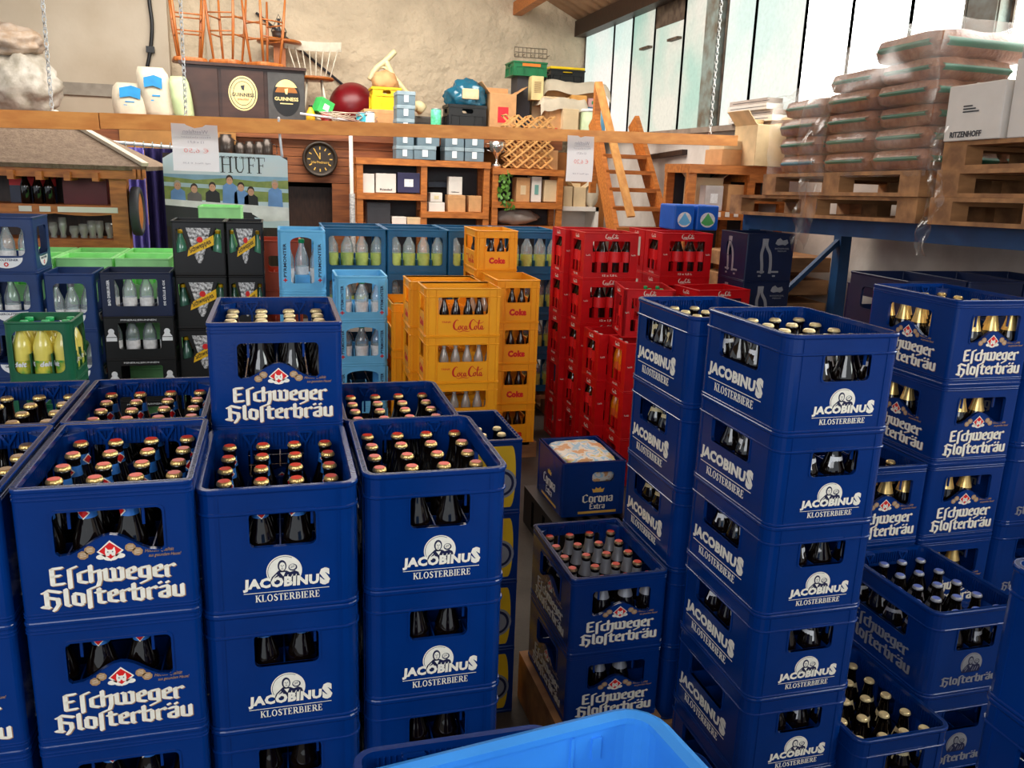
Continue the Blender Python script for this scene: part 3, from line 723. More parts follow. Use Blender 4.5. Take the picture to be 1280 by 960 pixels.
def soft_bottle(name, H, r, glass, liquid, label, capm, lz=(.25, .5), fill=.8, ribs=False, nk=.36):
    """mineral water and soft drink bottle: glass, cap, label, drink"""
    mb = MB(); n = nk*r
    prof = [(r*.8, 0), (r, .02*H), (r, .12*H), (r*.97, .16*H), (r, .2*H), (r, .56*H), (r*.96, .62*H), (r*.75, .72*H), (r*.5, .82*H), (n, .9*H), (n, .95*H)]
    if ribs: prof = prof[:6]+[(r*1.02, .6*H), (r*.92, .63*H), (r*1.0, .67*H), (r*.82, .73*H), (r*.55, .82*H), (n, .9*H), (n, .95*H)]
    mb.lathe(prof, 14); o = mb.build(name, glass)
    c = MB(); c.lathe([(n*1.25, .92*H), (n*1.25, .99*H), (n*1.1, H)], 14); c.build('screw_cap', capm, o)
    if label:
        l = MB(); l.lathe([(r*1.015, lz[0]*H), (r*1.015, lz[1]*H)], 14, cap=False); l.build('label', label, o, fix=False)
    if liquid:
        l = MB(); l.lathe([(r*.72, .015*H), (r*.92, .04*H), (r*.92, min(.56, fill)*H)]+([(r*.85, .62*H), (r*.6, .74*H), (r*.4, .83*H)] if fill > .6 else []), 14); l.build('drink', liquid, o)
    return o
def rows_of(n): return range(n)
# ------------------------------------------------------------------ pallets that carry the stacks
WOOD = mat('pine_wood', (.72, .47, .25), .6, scale=5, stretch=(1, 8, 8), col2=(.58, .36, .17), bump=.1)
PALW = mat('pallet_wood', (.72, .52, .33), .75, scale=3, stretch=(1, 4, 4), col2=(.52, .36, .23), bump=.05)
def pallet_mesh(W, D, H, m=None):
    mb = MB(); k = H/.144
    for x in (-W/2+.05, 0, W/2-.05):
        for y in (-D/2+.07, 0, D/2-.07): mb.box((x, y, .061*k), (.1, .14, .078*k))
        mb.box((x, 0, .011*k), (.1, D, .022*k)); 
    for y in (-D/2+.07, 0, D/2-.07): mb.box((0, y, .111*k), (W, .14, .022*k))
    n = max(5, int(W/.16))
    for i in range(n): mb.box((-W/2+.055+(W-.11)*i/(n-1), 0, .133*k), (.11, D, .022*k))
    return mb.build('pallet', m or PALW)
def pallet(x0, x1, y0, y1, h, label, z=0, m=None, group=None, name='pallet'):
    o = pallet_mesh(x1-x0, y1-y0, h, m); o.name = name; o.location = ((x0+x1)/2, (y0+y1)/2, z)
    return tag(o, label, 'pallet', group)

# ------------------------------------------------------------------ crate stacks
PROTO = {}
def chk(s):
    if len(s.replace(',', '').split()) > 16: print('LONG', len(s.split()), s)
def proto(key, fn, w, d, h, nx, ny):
    o = fn(); o.location = (0, 0, -50); PROTO[key] = (o, w, d, h, nx, ny)
proto('monk', monastery_crate, .30, .40, .26, 4, 5)
proto('plain', lambda: monastery_crate(False), .30, .40, .26, 4, 5)
proto('goth', gothic_crate, .30, .40, .26, 4, 5)
proto('gothr', gothic_round_crate, .30, .40, .26, 4, 5)
proto('case', cola_case, .27, .40, .258, 4, 6)
proto('red', red_crate, .36, .27, .295, 4, 3)
proto('teal', teal_crate, .40, .30, .30, 4, 3)
proto('sky', sky_crate, .27, .34, .37, 3, 4)
proto('skyw', lambda: sky_crate(True), .30, .34, .2825, 3, 4)
proto('tonic', tonic_crate, .30, .30, .326, 4, 3)
proto('spa', lambda: spa_crate(NAVY, False), .40, .30, .259, 4, 3)
proto('spak', lambda: spa_crate(BLACK, True), .40, .30, .259, 4, 3)
proto('smile', smile_crate, .30, .34, .303, 3, 4)
proto('lemon', lemonade_crate, .27, .27, .279, 3, 3)
proto('pale', pale_crate, .30, .34, .2, 3, 4)
proto('crown', crown_crate, .30, .40, .27, 4, 5)
proto('band', banded_crate, .28, .34, .243, 4, 5)
proto('rhoen', rhoen_crate, .33, .33, .295, 3, 4)
proto('rust', lambda: frame_crate('juice_crate', .27, .34, .3, RUST, [rrect(0, .16, .16, .1, .02)], [rrect(0, .16, .2, .1, .02)], 3, 4), .27, .34, .3, 3, 4)
proto('dark', lambda: frame_crate('beer_crate', .30, .40, .28, NAVY, [rrect(0, .17, .17, .1, .02)], [rrect(0, .17, .2, .1, .02)], 4, 5), .30, .40, .28, 4, 5)

def crate(key, x, y, z, p, label, cat='crate', group=None, rz=0, w=None, d=None, turn=0):
    """one crate with its front left corner at x, y; p is its height, w and d its plan size, turn=90 shows a long side in front"""
    o, w0, d0, h0, nx, ny = PROTO[key]
    if turn: sx = (d or w0)/w0; sy = (w or d0)/d0; W, D = d0*sy, w0*sx
    else: sx = (w or w0)/w0; sy = (d or d0)/d0; W, D = w0*sx, d0*sy
    a = R_(rz); c = Vector((x+W/2*math.cos(a)-D/2*math.sin(a), y+W/2*math.sin(a)+D/2*math.cos(a), z))
    n = dup(o); n.location = c; n.rotation_euler = (0, 0, a+R_(turn)); n.scale = (sx, sy, p/h0)
    tag(n, label, cat, group); chk(label)
    return dict(o=n, c=c, a=a+R_(turn), s=(sx, sy, p/h0), w=w0, d=d0, h=h0, nx=nx, ny=ny)
def stack(key, x, y, base, p, n, desc, where, group, **kw):
    """n crates of height p on base; returns them topmost first"""
    out = []
    for k in range(n):
        lv = 'topmost of' if k == 0 else ('lowest of' if k == n-1 and n > 2 else ORD[k+1]+' from top in')
        if n == 1: lab = f'{desc} {where}'
        else: lab = f'{desc}, {lv} {where}'
        out.append(crate(key, x, y, base+p*(n-1-k), p, lab, group=group, **kw))
    return out
BOT = {}
def bottle(key, fn):
    o = fn(); o.location = (0, 0, -50); BOT[key] = o
bottle('red', lambda: beer_bottle(CAPRED, GOLD, LBLUE, (.176, .198), [PRINTRED, CREAM]))
bottle('redplain', lambda: beer_bottle(CAPRED, GOLD))
bottle('gold', lambda: beer_bottle(CAPCREAM, CAPCREAM))
bottle('bronze', lambda: beer_bottle(CAPBROWN, GOLD, LYEL, (.03, .08)))
bottle('cream', lambda: beer_bottle(CAPCREAM, CAPCREAM, LWHITE, (.142, .168), None, True))
bottle('foil', lambda: beer_bottle(CAPCREAM, GOLD, GOLD, (.15, .215)))
bottle('silver', lambda: beer_bottle(CAPRED, CAPBROWN, LGREY, (.155, .205)))
bottle('navycap', lambda: beer_bottle(mat('blue_cap', (.35, .42, .7), .35), LGREY, LGREY, (.138, .162), None, True))
bottle('tag', lambda: beer_bottle(CAPCREAM, CAPCREAM, LCREAM, (.142, .17), None, True))
bottle('water', lambda: soft_bottle('water_bottle', .26, .043, CLEARW, None, LYEL, CAPWHITE, (.06, .48), ribs=True))
bottle('spa', lambda: soft_bottle('water_bottle', .24, .04, CLEARW, None, LWHITE, CAPGREEN, (.12, .45)))
bottle('still', lambda: soft_bottle('water_bottle', .24, .04, CLEARW, None, LWHITE, LGREY, (.12, .42)))
bottle('tonic', lambda: soft_bottle('tonic_bottle', .26, .034, CLEARG, None, mat('aqua_label', (.25, .72, .78), .45), PRINTYEL, (.1, .42)))
bottle('lemon', lemon_bottle)
bottle('cola', lambda: soft_bottle('cola_bottle', .265, .041, COLA, None, mat('cola_label', (.92, .12, .14), .45), CAPWHITE, (.36, .62), .9, nk=.46))
bottle('orange', lambda: soft_bottle('orangeade_bottle', .27, .034, ORANGEADE, None, mat('orange_label', (.9, .36, .08), .5), CAPWHITE, (.3, .5), .9))
bottle('sprite', lambda: soft_bottle('lemonade_bottle', .27, .032, CLEARG, None, None, CAPGREEN))
bottle('mini', lambda: soft_bottle('small_bottle', .2, .026, CLEARC, None, None, CAPWHITE))
bottle('minicola', lambda: soft_bottle('small_bottle', .2, .026, COLA, None, None, mat('dark_cap', (.25, .08, .06), .4), fill=.9))

def fill(c, key, cells, what, where, group, from_='front', z=.009, hk=None):
    """stands bottles in the named cells (column, row) of crate c; every label says which cell"""
    inw, ind = c['w']-.014, c['d']-.014; ca, sa = math.cos(c['a']), math.sin(c['a'])
    n = {}
    for i, j in cells: n.setdefault(j, []).append(i)
    for i, j in cells:
        lx = (-inw/2+inw*(i+.5)/c['nx']+random.uniform(-.002, .002))*c['s'][0]; ly = (-ind/2+ind*(j+.5)/c['ny']+random.uniform(-.002, .002))*c['s'][1]
        o = dup(BOT[key]); o.location = (c['c'].x+lx*ca-ly*sa, c['c'].y+lx*sa+ly*ca, c['c'].z+z*c['s'][2])
        k = hk or c['s'][2]; r = min(1.0, c['s'][0]*1.0, c['s'][1]) if hk is None else 1.0
        o.scale = (r, r, k); o.rotation_euler = (0, 0, random.uniform(0, 6.28) if key not in ('red', 'lemon') else c['a']+random.uniform(-1, 1))
        o.rotation_euler.z = o.rotation_euler.z
        col = sorted(n[j]).index(i)+1
        if from_ == 'front': lab = f'{what}, {ORD[j+1]} row from front, {ORD[col]} from left, in {where}'
        elif from_ == 'window': lab = f'{what}, {ORD[col]} from left in {where}'
        else: lab = f'{what}, {ORD[j+1]} from front at left side of {where}'
        tag(o, lab, 'bottle', group); chk(lab)
def grid(nx, ny, rows=None, cols=None): return [(i, j) for j in (rows if rows is not None else range(ny)) for i in (cols if cols is not None else range(nx))]

GB = 'blue gothic-lettered crate'
MK = 'blue monk-emblem crate'
# pallets of the two aisles
pallet(-.80, -.165, 1.54, 2.38, .178, 'wooden pallet under the gothic-lettered crates at the left', group='pallets under the beer stacks')
pallet(-.163, .46, 1.56, 2.42, .139, 'wooden pallet under the monk-emblem crates beside the yellow-banded stack', group='pallets under the beer stacks')
G1 = 'gothic-lettered beer crates'; G2 = 'monk-emblem beer crates'
A = stack('goth', -.468, 1.553, .178, .2592, 4, GB, 'the stack with open red-capped bottles at left', G1, w=.301)
fill(A[0], 'red', grid(4, 5), 'red-capped brown bottle', 'left stack\'s top', 'red-capped bottles in the left stack')
fill(A[1], 'red', grid(4, 1), 'blue-collared bottle', 'left stack\'s second crate', 'bottles behind openings, left')
fill(A[2], 'red', grid(4, 1), 'blue-collared bottle', 'left stack\'s third crate', 'bottles behind openings, left')
B = stack('goth', -.785, 1.553, .178, .2592, 4, GB, 'the stack cut by the left edge', G1, w=.301)
fill(B[0], 'bronze', grid(4, 5, cols=[1, 2, 3]), 'bronze-capped bottle', 'crate at left edge', 'bronze-capped bottles at the left edge')
E2 = stack('goth', -.475, 1.962, .178, .2592, 4, GB, 'the stack behind left red-capped crate', G1, w=.301)
fill(E2[0], 'red', grid(4, 5), 'red-capped bottle', 'crate beside raised box', 'red-capped bottles in the second row')
F2 = stack('goth', -.79, 1.962, .178, .2592, 4, GB, 'the rear stack by the left edge', G1, w=.301)
fill(F2[0], 'bronze', grid(4, 5, cols=[1, 2, 3]), 'bronze-capped bottle', 'rear crate by left edge', 'bronze-capped bottles in the second row')
C_ = stack('monk', -.165, 1.579, .139, .2605, 4, MK, 'the middle stack below the raised gothic crate', G2)
fill(C_[0], 'red', grid(4, 5), 'red-capped bottle', 'crate before the raised box', 'red-capped bottles in the middle stack')
fill(C_[1], 'red', grid(4, 1, cols=[1, 2]), 'brown bottle', 'middle stack\'s second crate', 'bottles behind openings, middle')
fill(C_[2], 'red', grid(4, 1, cols=[1, 2]), 'brown bottle', 'middle stack\'s third crate', 'bottles behind openings, middle')
D_ = stack('monk', .153, 1.617, .139, .2600, 4, MK, 'the stack beside the yellow-banded crates', G2)
fill(D_[0], 'redplain', grid(4, 5), 'red-capped bottle', 'open crate before yellow-banded stack', 'red-capped bottles beside the yellow bands')
fill(D_[1], 'redplain', grid(4, 1, cols=[1, 2]), 'brown bottle', 'second crate beside yellow bands', 'bottles behind openings, middle')
fill(D_[2], 'redplain', grid(4, 1, cols=[1, 2]), 'brown bottle', 'third crate beside yellow bands', 'bottles behind openings, middle')
G_ = stack('goth', -.163, 1.983, .139, .2585, 4, GB, 'the stack carrying the raised crate', G1)
T_ = crate('goth', -.163, 1.979, .139+4*.2585, .2565, 'raised blue gothic-lettered crate of gold-capped bottles standing above its neighbours', group=G1)
fill(T_, 'gold', grid(4, 5), 'gold-capped bottle', 'raised gothic crate', 'gold-capped bottles in the raised crate')
H_ = stack('monk', .143, 2.022, .139, .2585, 4, MK, 'the stack right behind the front monk crates', G2, w=.29, d=.385)
fill(H_[0], 'redplain', grid(4, 5), 'red-capped bottle', 'crate right of raised box', 'red-capped bottles behind the front row')
Y_ = stack('band', .448, 2.412, 0, .2433, 4, 'blue crate with curved yellow panels', 'the yellow-banded stack', 'yellow-banded crates', w=.27)
fill(Y_[0], 'gold', [(2, 1), (3, 1), (2, 2), (3, 2)], 'gold-capped bottle', 'yellow-banded crate', 'gold-capped bottles in the yellow-banded crate')
Y2 = stack('band', .448, 2.765, 0, .2433, 3, 'blue crate with curved yellow panels', 'the rear yellow-banded stack', 'yellow-banded crates', w=.27)
# middle aisle
pallet(.76, 1.09, 2.05, 2.49, .176, 'wooden pallet under the low gothic stack of silver-necked bottles', group='pallets under the beer stacks')
EM = stack('goth', .783, 2.069, .176, .2405, 2, GB, 'the low pair of silver-necked bottles', G1)
fill(EM[0], 'silver', grid(4, 5), 'silver-necked bottle', 'low gothic crate', 'silver-necked bottles in the low crate')
fill(EM[1], 'silver', grid(4, 1, cols=[0, 1, 2]), 'silver-necked bottle', 'the low pair\'s lower crate', 'bottles behind openings, low pair')
pallet(1.2, 1.62, 3.46, 3.96, .2, 'black pallet under the crown-lettered crate of paper packs', m=BLACK)
CO = crate('crown', 1.255, 3.52, .2, .27, 'blue crown-lettered crate filled with colourful paper wrapping', group='crown crate', w=.317)
# right hand aisle
R1 = stack('monk', 1.1, 1.62, .055, .2325, 6, MK, 'the tall front right stack', G2)
mbx = MB(); mbx.b2((1.06, 1.6, 0), (1.44, 2.05, .055)); tag(mbx.build('base_board', PALW), 'thick wooden board under the tall monk-emblem stack', 'board')
fill(R1[0], 'cream', grid(4, 5), 'cream-capped bottle', 'tall right stack\'s top', 'cream-capped bottles on the tall stack')
for k in range(1, 5):
    fill(R1[k], 'cream', [(1, 0), (2, 0), (3, 0)], 'brown bottle', f'tall right stack, {ORD[k+1]} crate', 'bottles behind openings, tall stack')
    if k < 4: fill(R1[k], 'cream', [(0, 1), (0, 2), (0, 3)], 'brown bottle', f'tall right stack, {ORD[k+1]} crate', 'bottles behind openings, tall stack', 'side')
pallet(1.1, 1.41, 2.07, 2.5, .13, 'wooden pallet under the monk stack behind the tall one', group='pallets under the beer stacks')
R2 = stack('monk', 1.105, 2.09, .13, .256, 5, MK, 'the stack just behind the tall right one', G2)
fill(R2[0], 'tag', grid(4, 5, cols=[0, 1, 2]), 'cream-capped bottle', 'stack behind the tall one', 'cream-capped bottles behind the tall stack')
for k in (1, 2): fill(R2[k], 'tag', [(0, 1), (0, 2), (0, 3)], 'pale-tagged bottle', f'stack behind the tall one, {ORD[k+1]} crate', 'bottles behind openings, rear stack', 'side')
pallet(1.69, 2.68, 2.1, 2.56, .126, 'wooden pallet under the gothic stacks of gold-foiled bottles', group='pallets under the beer stacks')
ER = stack('goth', 2.005, 2.11, .126, .2648, 5, GB, 'the right stack of gold-foiled bottles', G1)
fill(ER[0], 'foil', grid(4, 5), 'gold-foiled bottle', 'right gothic stack\'s top', 'gold-foiled bottles on the right stack')
for k in (1, 2, 3):
    fill(ER[k], 'foil', [(0, 0), (1, 0), (2, 0)], 'gold-foiled bottle', f'right gothic stack, {ORD[k+1]} crate', 'bottles behind openings, right stack')
    if k == 1: fill(ER[k], 'foil', [(0, 2), (0, 3)], 'gold-foiled bottle', f'right gothic stack, {ORD[k+1]} crate', 'bottles behind openings, right stack', 'side')
EMM = stack('goth', 1.695, 2.11, .126, .2648, 3, GB, 'the lower stack left of gold-foiled bottles', G1)
fill(EMM[0], 'foil', grid(4, 5, rows=[0, 1], cols=[2, 3]), 'gold-foiled bottle', 'lower neighbour of right gothic stack', 'gold-foiled bottles on the lower stack')
ER2 = stack('gothr', 2.325, 2.11, .126, .28, 4, 'blue round-cornered crate', 'the right edge stack beside gold foils', G1)
for k in range(3):
    stack('dark', 2.60+.31*k, 3.02, 0, .278, 5, 'dark navy crate', ['the near wall stack', 'the middle wall stack', 'the far-right wall stack'][k], 'navy crates along the white wall')
dk = stack('dark', 2.93, 3.47, 0, .256, 5, 'dark crate', 'the low stack beside the blue rack', 'navy crates along the white wall')
pallet(1.69, 2.02, 1.68, 2.09, .13, 'wooden pallet under the low round-cornered crates', group='pallets under the beer stacks')
LR = stack('gothr', 1.705, 1.692, .13, .26, 2, 'blue round-cornered crate with gothic lettering', 'the low stack of blue-capped bottles', G1)
fill(LR[0], 'navycap', grid(4, 5), 'blue-capped bottle', 'low round-cornered crate', 'blue-capped bottles in the low crate')
pallet(1.4, 1.685, 1.56, 2.0, .13, 'wooden pallet under the single low crate', group='pallets under the beer stacks')
L2 = crate('monk', 1.402, 1.565, .13, .26, 'single low blue crate of bronze-capped bottles beside the tall stack', group=G2, w=.29)
fill(L2, 'tag', grid(4, 5), 'bronze-tagged bottle', 'single low crate', 'tagged bottles in the single low crate')
pallet(1.2, 1.55, .66, 1.1, .11, 'wooden pallet under the stack at the lower right corner', group='pallets under the beer stacks')
ED = stack('plain', 1.22, .68, .11, .26, 4, 'plain-sided blue crate', 'the stack at lower right corner', G2)
pallet(.05, .44, .28, 1.14, .139, 'wooden pallet under the tub at the bottom edge', group='pallets under the beer stacks')
TR = stack('plain', .085, .72, .139, .2637, 3, 'empty blue crate with triangular loops', 'the stack behind the azure tub', G2, w=.305, d=.39)
TS = stack('plain', .085, .31, .139, .2637, 3, 'empty blue crate', 'the stack under the azure tub', G2, w=.305, d=.39)
pallet(.49, .81, .9, 1.34, .139, 'wooden pallet under the short stack beside the azure tub', group='pallets under the beer stacks')
TT = stack('plain', .5, .915, .139, .26, 2, 'empty blue crate', 'the short stack beside the azure tub', G2, w=.29)
tub = plain_tub(); tub.location = (.235, .645, .139+3*.2637+.001); tub.rotation_euler.z = R_(8)
tag(tub, 'empty azure blue plastic tub with smooth rim at the bottom edge', 'tub')
def wrap_mat():
    m = bpy.data.materials.new('wrapping'); m.use_nodes = True; nt = m.node_tree; b = nt.nodes['Principled BSDF']; b.inputs['Roughness'].default_value = .35
    tc = nt.nodes.new('ShaderNodeTexCoord'); n = nt.nodes.new('ShaderNodeTexNoise'); n.inputs['Scale'].default_value = 11; n.inputs['Detail'].default_value = 3
    nt.links.new(tc.outputs['Object'], n.inputs['Vector']); r = nt.nodes.new('ShaderNodeValToRGB'); r.color_ramp.interpolation = 'CONSTANT'; e = r.color_ramp.elements
    e[0].color = (.85, .45, .2, 1); e[1].position = .42; e[1].color = (.95, .88, .78, 1)
    for p, c in ((.5, (.45, .72, .9, 1)), (.55, (.95, .9, .85, 1)), (.61, (.9, .75, .25, 1)), (.66, (.9, .5, .4, 1))): q = e.new(p); q.color = c
    nt.links.new(n.outputs['Fac'], r.inputs['Fac']); nt.links.new(r.outputs['Color'], b.inputs['Base Color']); return m
# paper wrapping inside the crown crate
mb = MB(); mb.blob((0, 0, 0), (.142, .185, .07), 3, .1, 4, freq=2.2, sq=.5)
w = mb.build('paper_pack', wrap_mat()); w.location = CO['c']+Vector((0, 0, .205)); tag(w, 'crumpled colourful paper pack lying in the crown-lettered crate', 'packaging')

# ------------------------------------------------------------------ yellow cases
K1 = stack('case', .742, 4.36, .148, .258, 4, 'yellow cola case', 'the front yellow stack', 'yellow cola cases', turn=90)
fill(K1[0], 'mini', [(i, j) for i in (3,) for j in range(2)]+[(2, 4)], 'small clear bottle', 'front yellow case', 'small bottles in the front yellow cases')
for i, j in ((3, 3), (3, 4), (3, 5)): pass
for k in (0, 1, 2): fill(K1[k], 'minicola' if k == 0 else 'mini', [(0, j) for j in range(6)], 'small bottle', f'the front yellow stack, {ORD[k+1]} case', 'small bottles in the front yellow cases', 'side')
K2 = stack('case', .70, 4.64, .148, .258, 4, 'yellow cola case', 'the rear yellow stack', 'yellow cola cases', turn=90)
K3 = stack('case', 1.28, 4.96, .1, .262, 4, 'yellow cola case', 'the narrow yellow stack', 'yellow cola cases')
for k in (0, 1, 2, 3): fill(K3[k], 'minicola', grid(4, 1), 'small dark bottle', f'the narrow yellow stack, {ORD[k+1]} case', 'small bottles in the narrow yellow stack', 'window')
K4 = stack('case', 1.245, 5.38, .14, .255, 5, 'yellow cola case', 'the tallest yellow stack', 'yellow cola cases')
fill(K4[0], 'minicola', grid(4, 1), 'small white-capped bottle', 'the tallest yellow stack', 'small bottles on the tallest yellow stack', 'window')
fill(K4[0], 'minicola', [(0, 2), (0, 3)], 'small white-capped bottle', 'the tallest yellow stack', 'small bottles on the tallest yellow stack', 'side')
K5 = stack('case', .65, 5.0, .148, .284, 3, 'yellow cola case', 'the low yellow stack behind', 'yellow cola cases')
for a, b, c, d, h, s in ((.70, 1.15, 4.35, 4.93, .148, 'the two front yellow stacks'), (1.26, 1.57, 4.95, 5.36, .1, 'the narrow yellow stack'), (1.23, 1.53, 5.37, 5.79, .14, 'the tallest yellow stack'), (.63, .94, 4.99, 5.41, .148, 'the low yellow stack')):
    pallet(a, b, c, d, h, 'wooden pallet under '+s, group='pallets under the yellow cases')
# ------------------------------------------------------------------ red cola crates
RC = 'red cola crate'; GR = 'red cola crates'
q = []
for x, y, n, p, s, ks in ((1.835, 4.975, 5, .288, 'the front red stack', (0, 1)), (1.80, 5.25, 5, .288, 'the rear red stack', (0, 1, 2)), (2.40, 5.06, 5, .288, 'the right red stack', (0,)), (2.40, 5.34, 5, .288, 'the rear right red stack', ()), (1.83, 4.62, 3, .288, 'the low red stack', (0, 1)), (1.89, 4.345, 3, .288, 'the nearest red stack', (0, 1)), (2.36, 4.47, 3, .288, 'the low right red stack', ())):
    st = stack('red', x, y, 0, p, n, RC, s, GR)
    for k in ks:
        kk = 'orange' if s == 'the nearest red stack' else 'cola'
        if s in ('the front red stack', 'the right red stack'): fill(st[k], kk, grid(4, 1), 'cola bottle with red label', f'{s}, {ORD[k+1]} crate', 'cola bottles in the red crates', 'window')
        fill(st[k], kk, [(0, 1), (0, 2)] if s in ('the front red stack', 'the right red stack') else [(0, 0), (0, 1), (0, 2)], 'bottle' if kk == 'cola' else 'orange drink bottle', f'{s}, {ORD[k+1]} crate', 'bottles in the red crates', 'side')
    if s == 'the front red stack':
        for k in (2, 3): fill(st[k], 'cola', [(0, 0), (0, 1), (0, 2)], 'bottle', f'{s}, {ORD[k+1]} crate', 'bottles in the red crates', 'side')
RT = crate('red', 1.93, 4.52, .864, .288, 'tilted open red cola crate holding green-capped bottles', group=GR, rz=-12, w=.30, d=.36)
fill(RT, 'sprite', [(2, 1), (3, 1), (2, 2), (3, 2)], 'green-capped bottle', 'turned red crate', 'green-capped bottles in the turned red crate')
fill(RT, 'cola', [(0, 0), (0, 1)], 'cola bottle', 'the turned red crate', 'cola bottles in the turned red crate', 'side')
RR = crate('red', 2.37, 4.45, .864, .288, 'empty open red cola crate behind the tall monk-emblem stack', group=GR, rz=6)
NV = stack('rhoen', 2.78, 4.66, 0, .2944, 5, 'navy crate, white bottle drawing', 'the navy stack beside red crates', 'navy bottle-drawing crates')
# ------------------------------------------------------------------ water crates at the back
TE = ['the first teal stack', 'the second teal stack', 'the third teal stack', 'the fourth teal stack']
for k in range(4):
    st = stack('teal', .295+.428*k, 5.87, .19, .297, 4, 'teal water crate', TE[k], 'teal water crates', w=.42)
    for lv in ((0, 1) if k in (0, 1, 2) else (0, 1, 2, 3)):
        fill(st[lv], 'water', grid(4, 1), 'water bottle, lime label', f'{TE[k]}, {ORD[lv+1]} crate', 'water bottles in the teal crates', 'window')
    for dy in (.31,): stack('teal', .295+.428*k, 5.87+dy, .19, .297, 4, 'teal water crate', TE[k].replace('teal', 'rear teal'), 'rear teal water crates', w=.42)
pallet(.28, 2.02, 5.86, 6.5, .19, 'wide wooden pallet under the teal water crates')
pallet(-.02, .28, 5.18, 5.56, .3, 'wooden pallet under the tall light blue stack', group='pallets under the water crates')
PT = stack('sky', 0, 5.2, .3, .37, 3, 'light blue water crate with red cross', 'the tall light blue stack', 'light blue water crates')
fill(PT[0], 'spa', grid(3, 1, cols=[0, 2]), 'green-capped water bottle', 'the tall light blue stack', 'water bottles in the tall light blue stack', 'window', hk=1.25)
fill(PT[0], 'spa', [(1, 1)], 'inner green-capped water bottle', 'the tall light blue stack', 'water bottles in the tall light blue stack', 'window', hk=1.25)
PW = stack('skyw', .317, 5.0, .1, .266, 4, 'light blue water crate with red cross', 'the low light blue stack', 'light blue water crates')
for k in (0, 1): fill(PW[k], 'spa', grid(3, 1), 'green-capped water bottle', f'the low light blue stack, {ORD[k+1]} crate', 'water bottles in the low light blue stack', 'window')
pallet(.31, .63, 4.98, 5.36, .1, 'wooden pallet under the low light blue stack', group='pallets under the water crates')
SA = stack('tonic', -.61, 5.41, .136, .326, 4, 'black tonic crate with yellow banner', 'the wide black stack', 'black tonic crates')
SB = stack('tonic', -.302, 5.41, .136, .326, 4, 'narrow black tonic crate', 'the slim black stack', 'black tonic crates', w=.212)
for st, s in ((SA, 'the wide black stack'), (SB, 'the slim black stack')):
    for k in (0, 1): fill(st[k], 'tonic', [(0, 0), (3, 0)], 'bottle with aqua label', f'{s}, {ORD[k+1]} crate', 'tonic bottles in the black crates', 'window')
fill(SA[2], 'tonic', [(0, 0)], 'bottle with aqua label', 'the wide black stack, third crate', 'tonic bottles in the black crates', 'window')
pallet(-.62, -.08, 5.4, 5.72, .136, 'wooden pallet under the black tonic crates', group='pallets under the water crates')
stack('rust', -.125, 5.76, 0, .325, 4, 'orange juice crate', 'the orange stack behind black ones', 'orange juice crates')
NA = [crate('spa', -1.01, 5.34, .104+3*.259, .259, 'navy water crate with vertical lettering atop black crates', group='navy and black water crates', w=.39)]
for k in range(3): NA.append(crate('spak', -1.01, 5.34, .104+(2-k)*.259, .259, f'black water crate with white logos, {["first", "second", "third"][k]} below the navy one', group='navy and black water crates', w=.39))
fill(NA[0], 'still', grid(4, 1), 'clear bottle with white label', 'the navy water crate', 'water bottles in the navy crate', 'window')
fill(NA[1], 'still', grid(4, 1), 'dim clear bottle', 'the upper black water crate', 'water bottles in the black crates', 'window')
pallet(-1.02, -.61, 5.33, 5.65, .104, 'wooden pallet under the navy and black water crates', group='pallets under the water crates')
LV = stack('smile', -1.61, 5.26, .24, .303, 4, 'blue water crate, white smile label', 'the tall stack at left edge', 'smile-label water crates')
fill(LV[0], 'still', grid(3, 1), 'silver-capped water bottle', 'the tall smile-label stack', 'water bottles in the tall smile-label stack', 'window', hk=1.08)
fill(LV[0], 'still', [(2, 1)], 'silver-capped water bottle', 'the tall smile-label stack', 'water bottles in the tall smile-label stack', 'side', hk=1.08)
fill(LV[1], 'still', grid(3, 1), 'silver-capped water bottle', 'the tall smile-label stack, second crate', 'water bottles in the tall smile-label stack', 'window', hk=1.08)
LW = stack('smile', -1.293, 5.3, .152, .3287, 3, 'blue water crate with white smile label', 'the lower smile-label stack', 'smile-label water crates', w=.258)
for k in (0, 1): fill(LW[k], 'still', grid(3, 1), 'silver-capped water bottle', f'the lower smile-label stack, {ORD[k+1]} crate', 'water bottles in the lower smile-label stack', 'window', hk=1.08)
pallet(-1.62, -1.31, 5.24, 5.62, .24, 'wooden pallet under the tall smile-label stack', group='pallets under the water crates')
pallet(-1.3, -1.03, 5.28, 5.66, .152, 'wooden pallet under the lower smile-label stack', group='pallets under the water crates')
LG = stack('lemon', -1.16, 4.03, 0, .27, 4, 'green lemonade crate', 'the green stack behind the beer', 'green lemonade crates')
fill(LG[0], 'lemon', grid(3, 3), 'cloudy lemonade bottle', 'green crate', 'lemonade bottles in the green crate')
PG = 'pale green juice crate'
for k in range(3):
    for r in range(2): stack('pale', -1.66+.335*k, 5.75+.36*r, 0, .236, 5, PG, [['the pale stack by the hut post', 'the middle pale stack', 'the pale stack beside black crates'], ['the rear-left pale stack', 'the rear-middle pale stack', 'the rear-right pale stack']][r][k], 'pale green juice crates', w=.32)
stack('pale', -.50, 5.95, 0, .25, 6, PG, 'the pale stack behind tonic crates', 'pale green juice crates', w=.27)
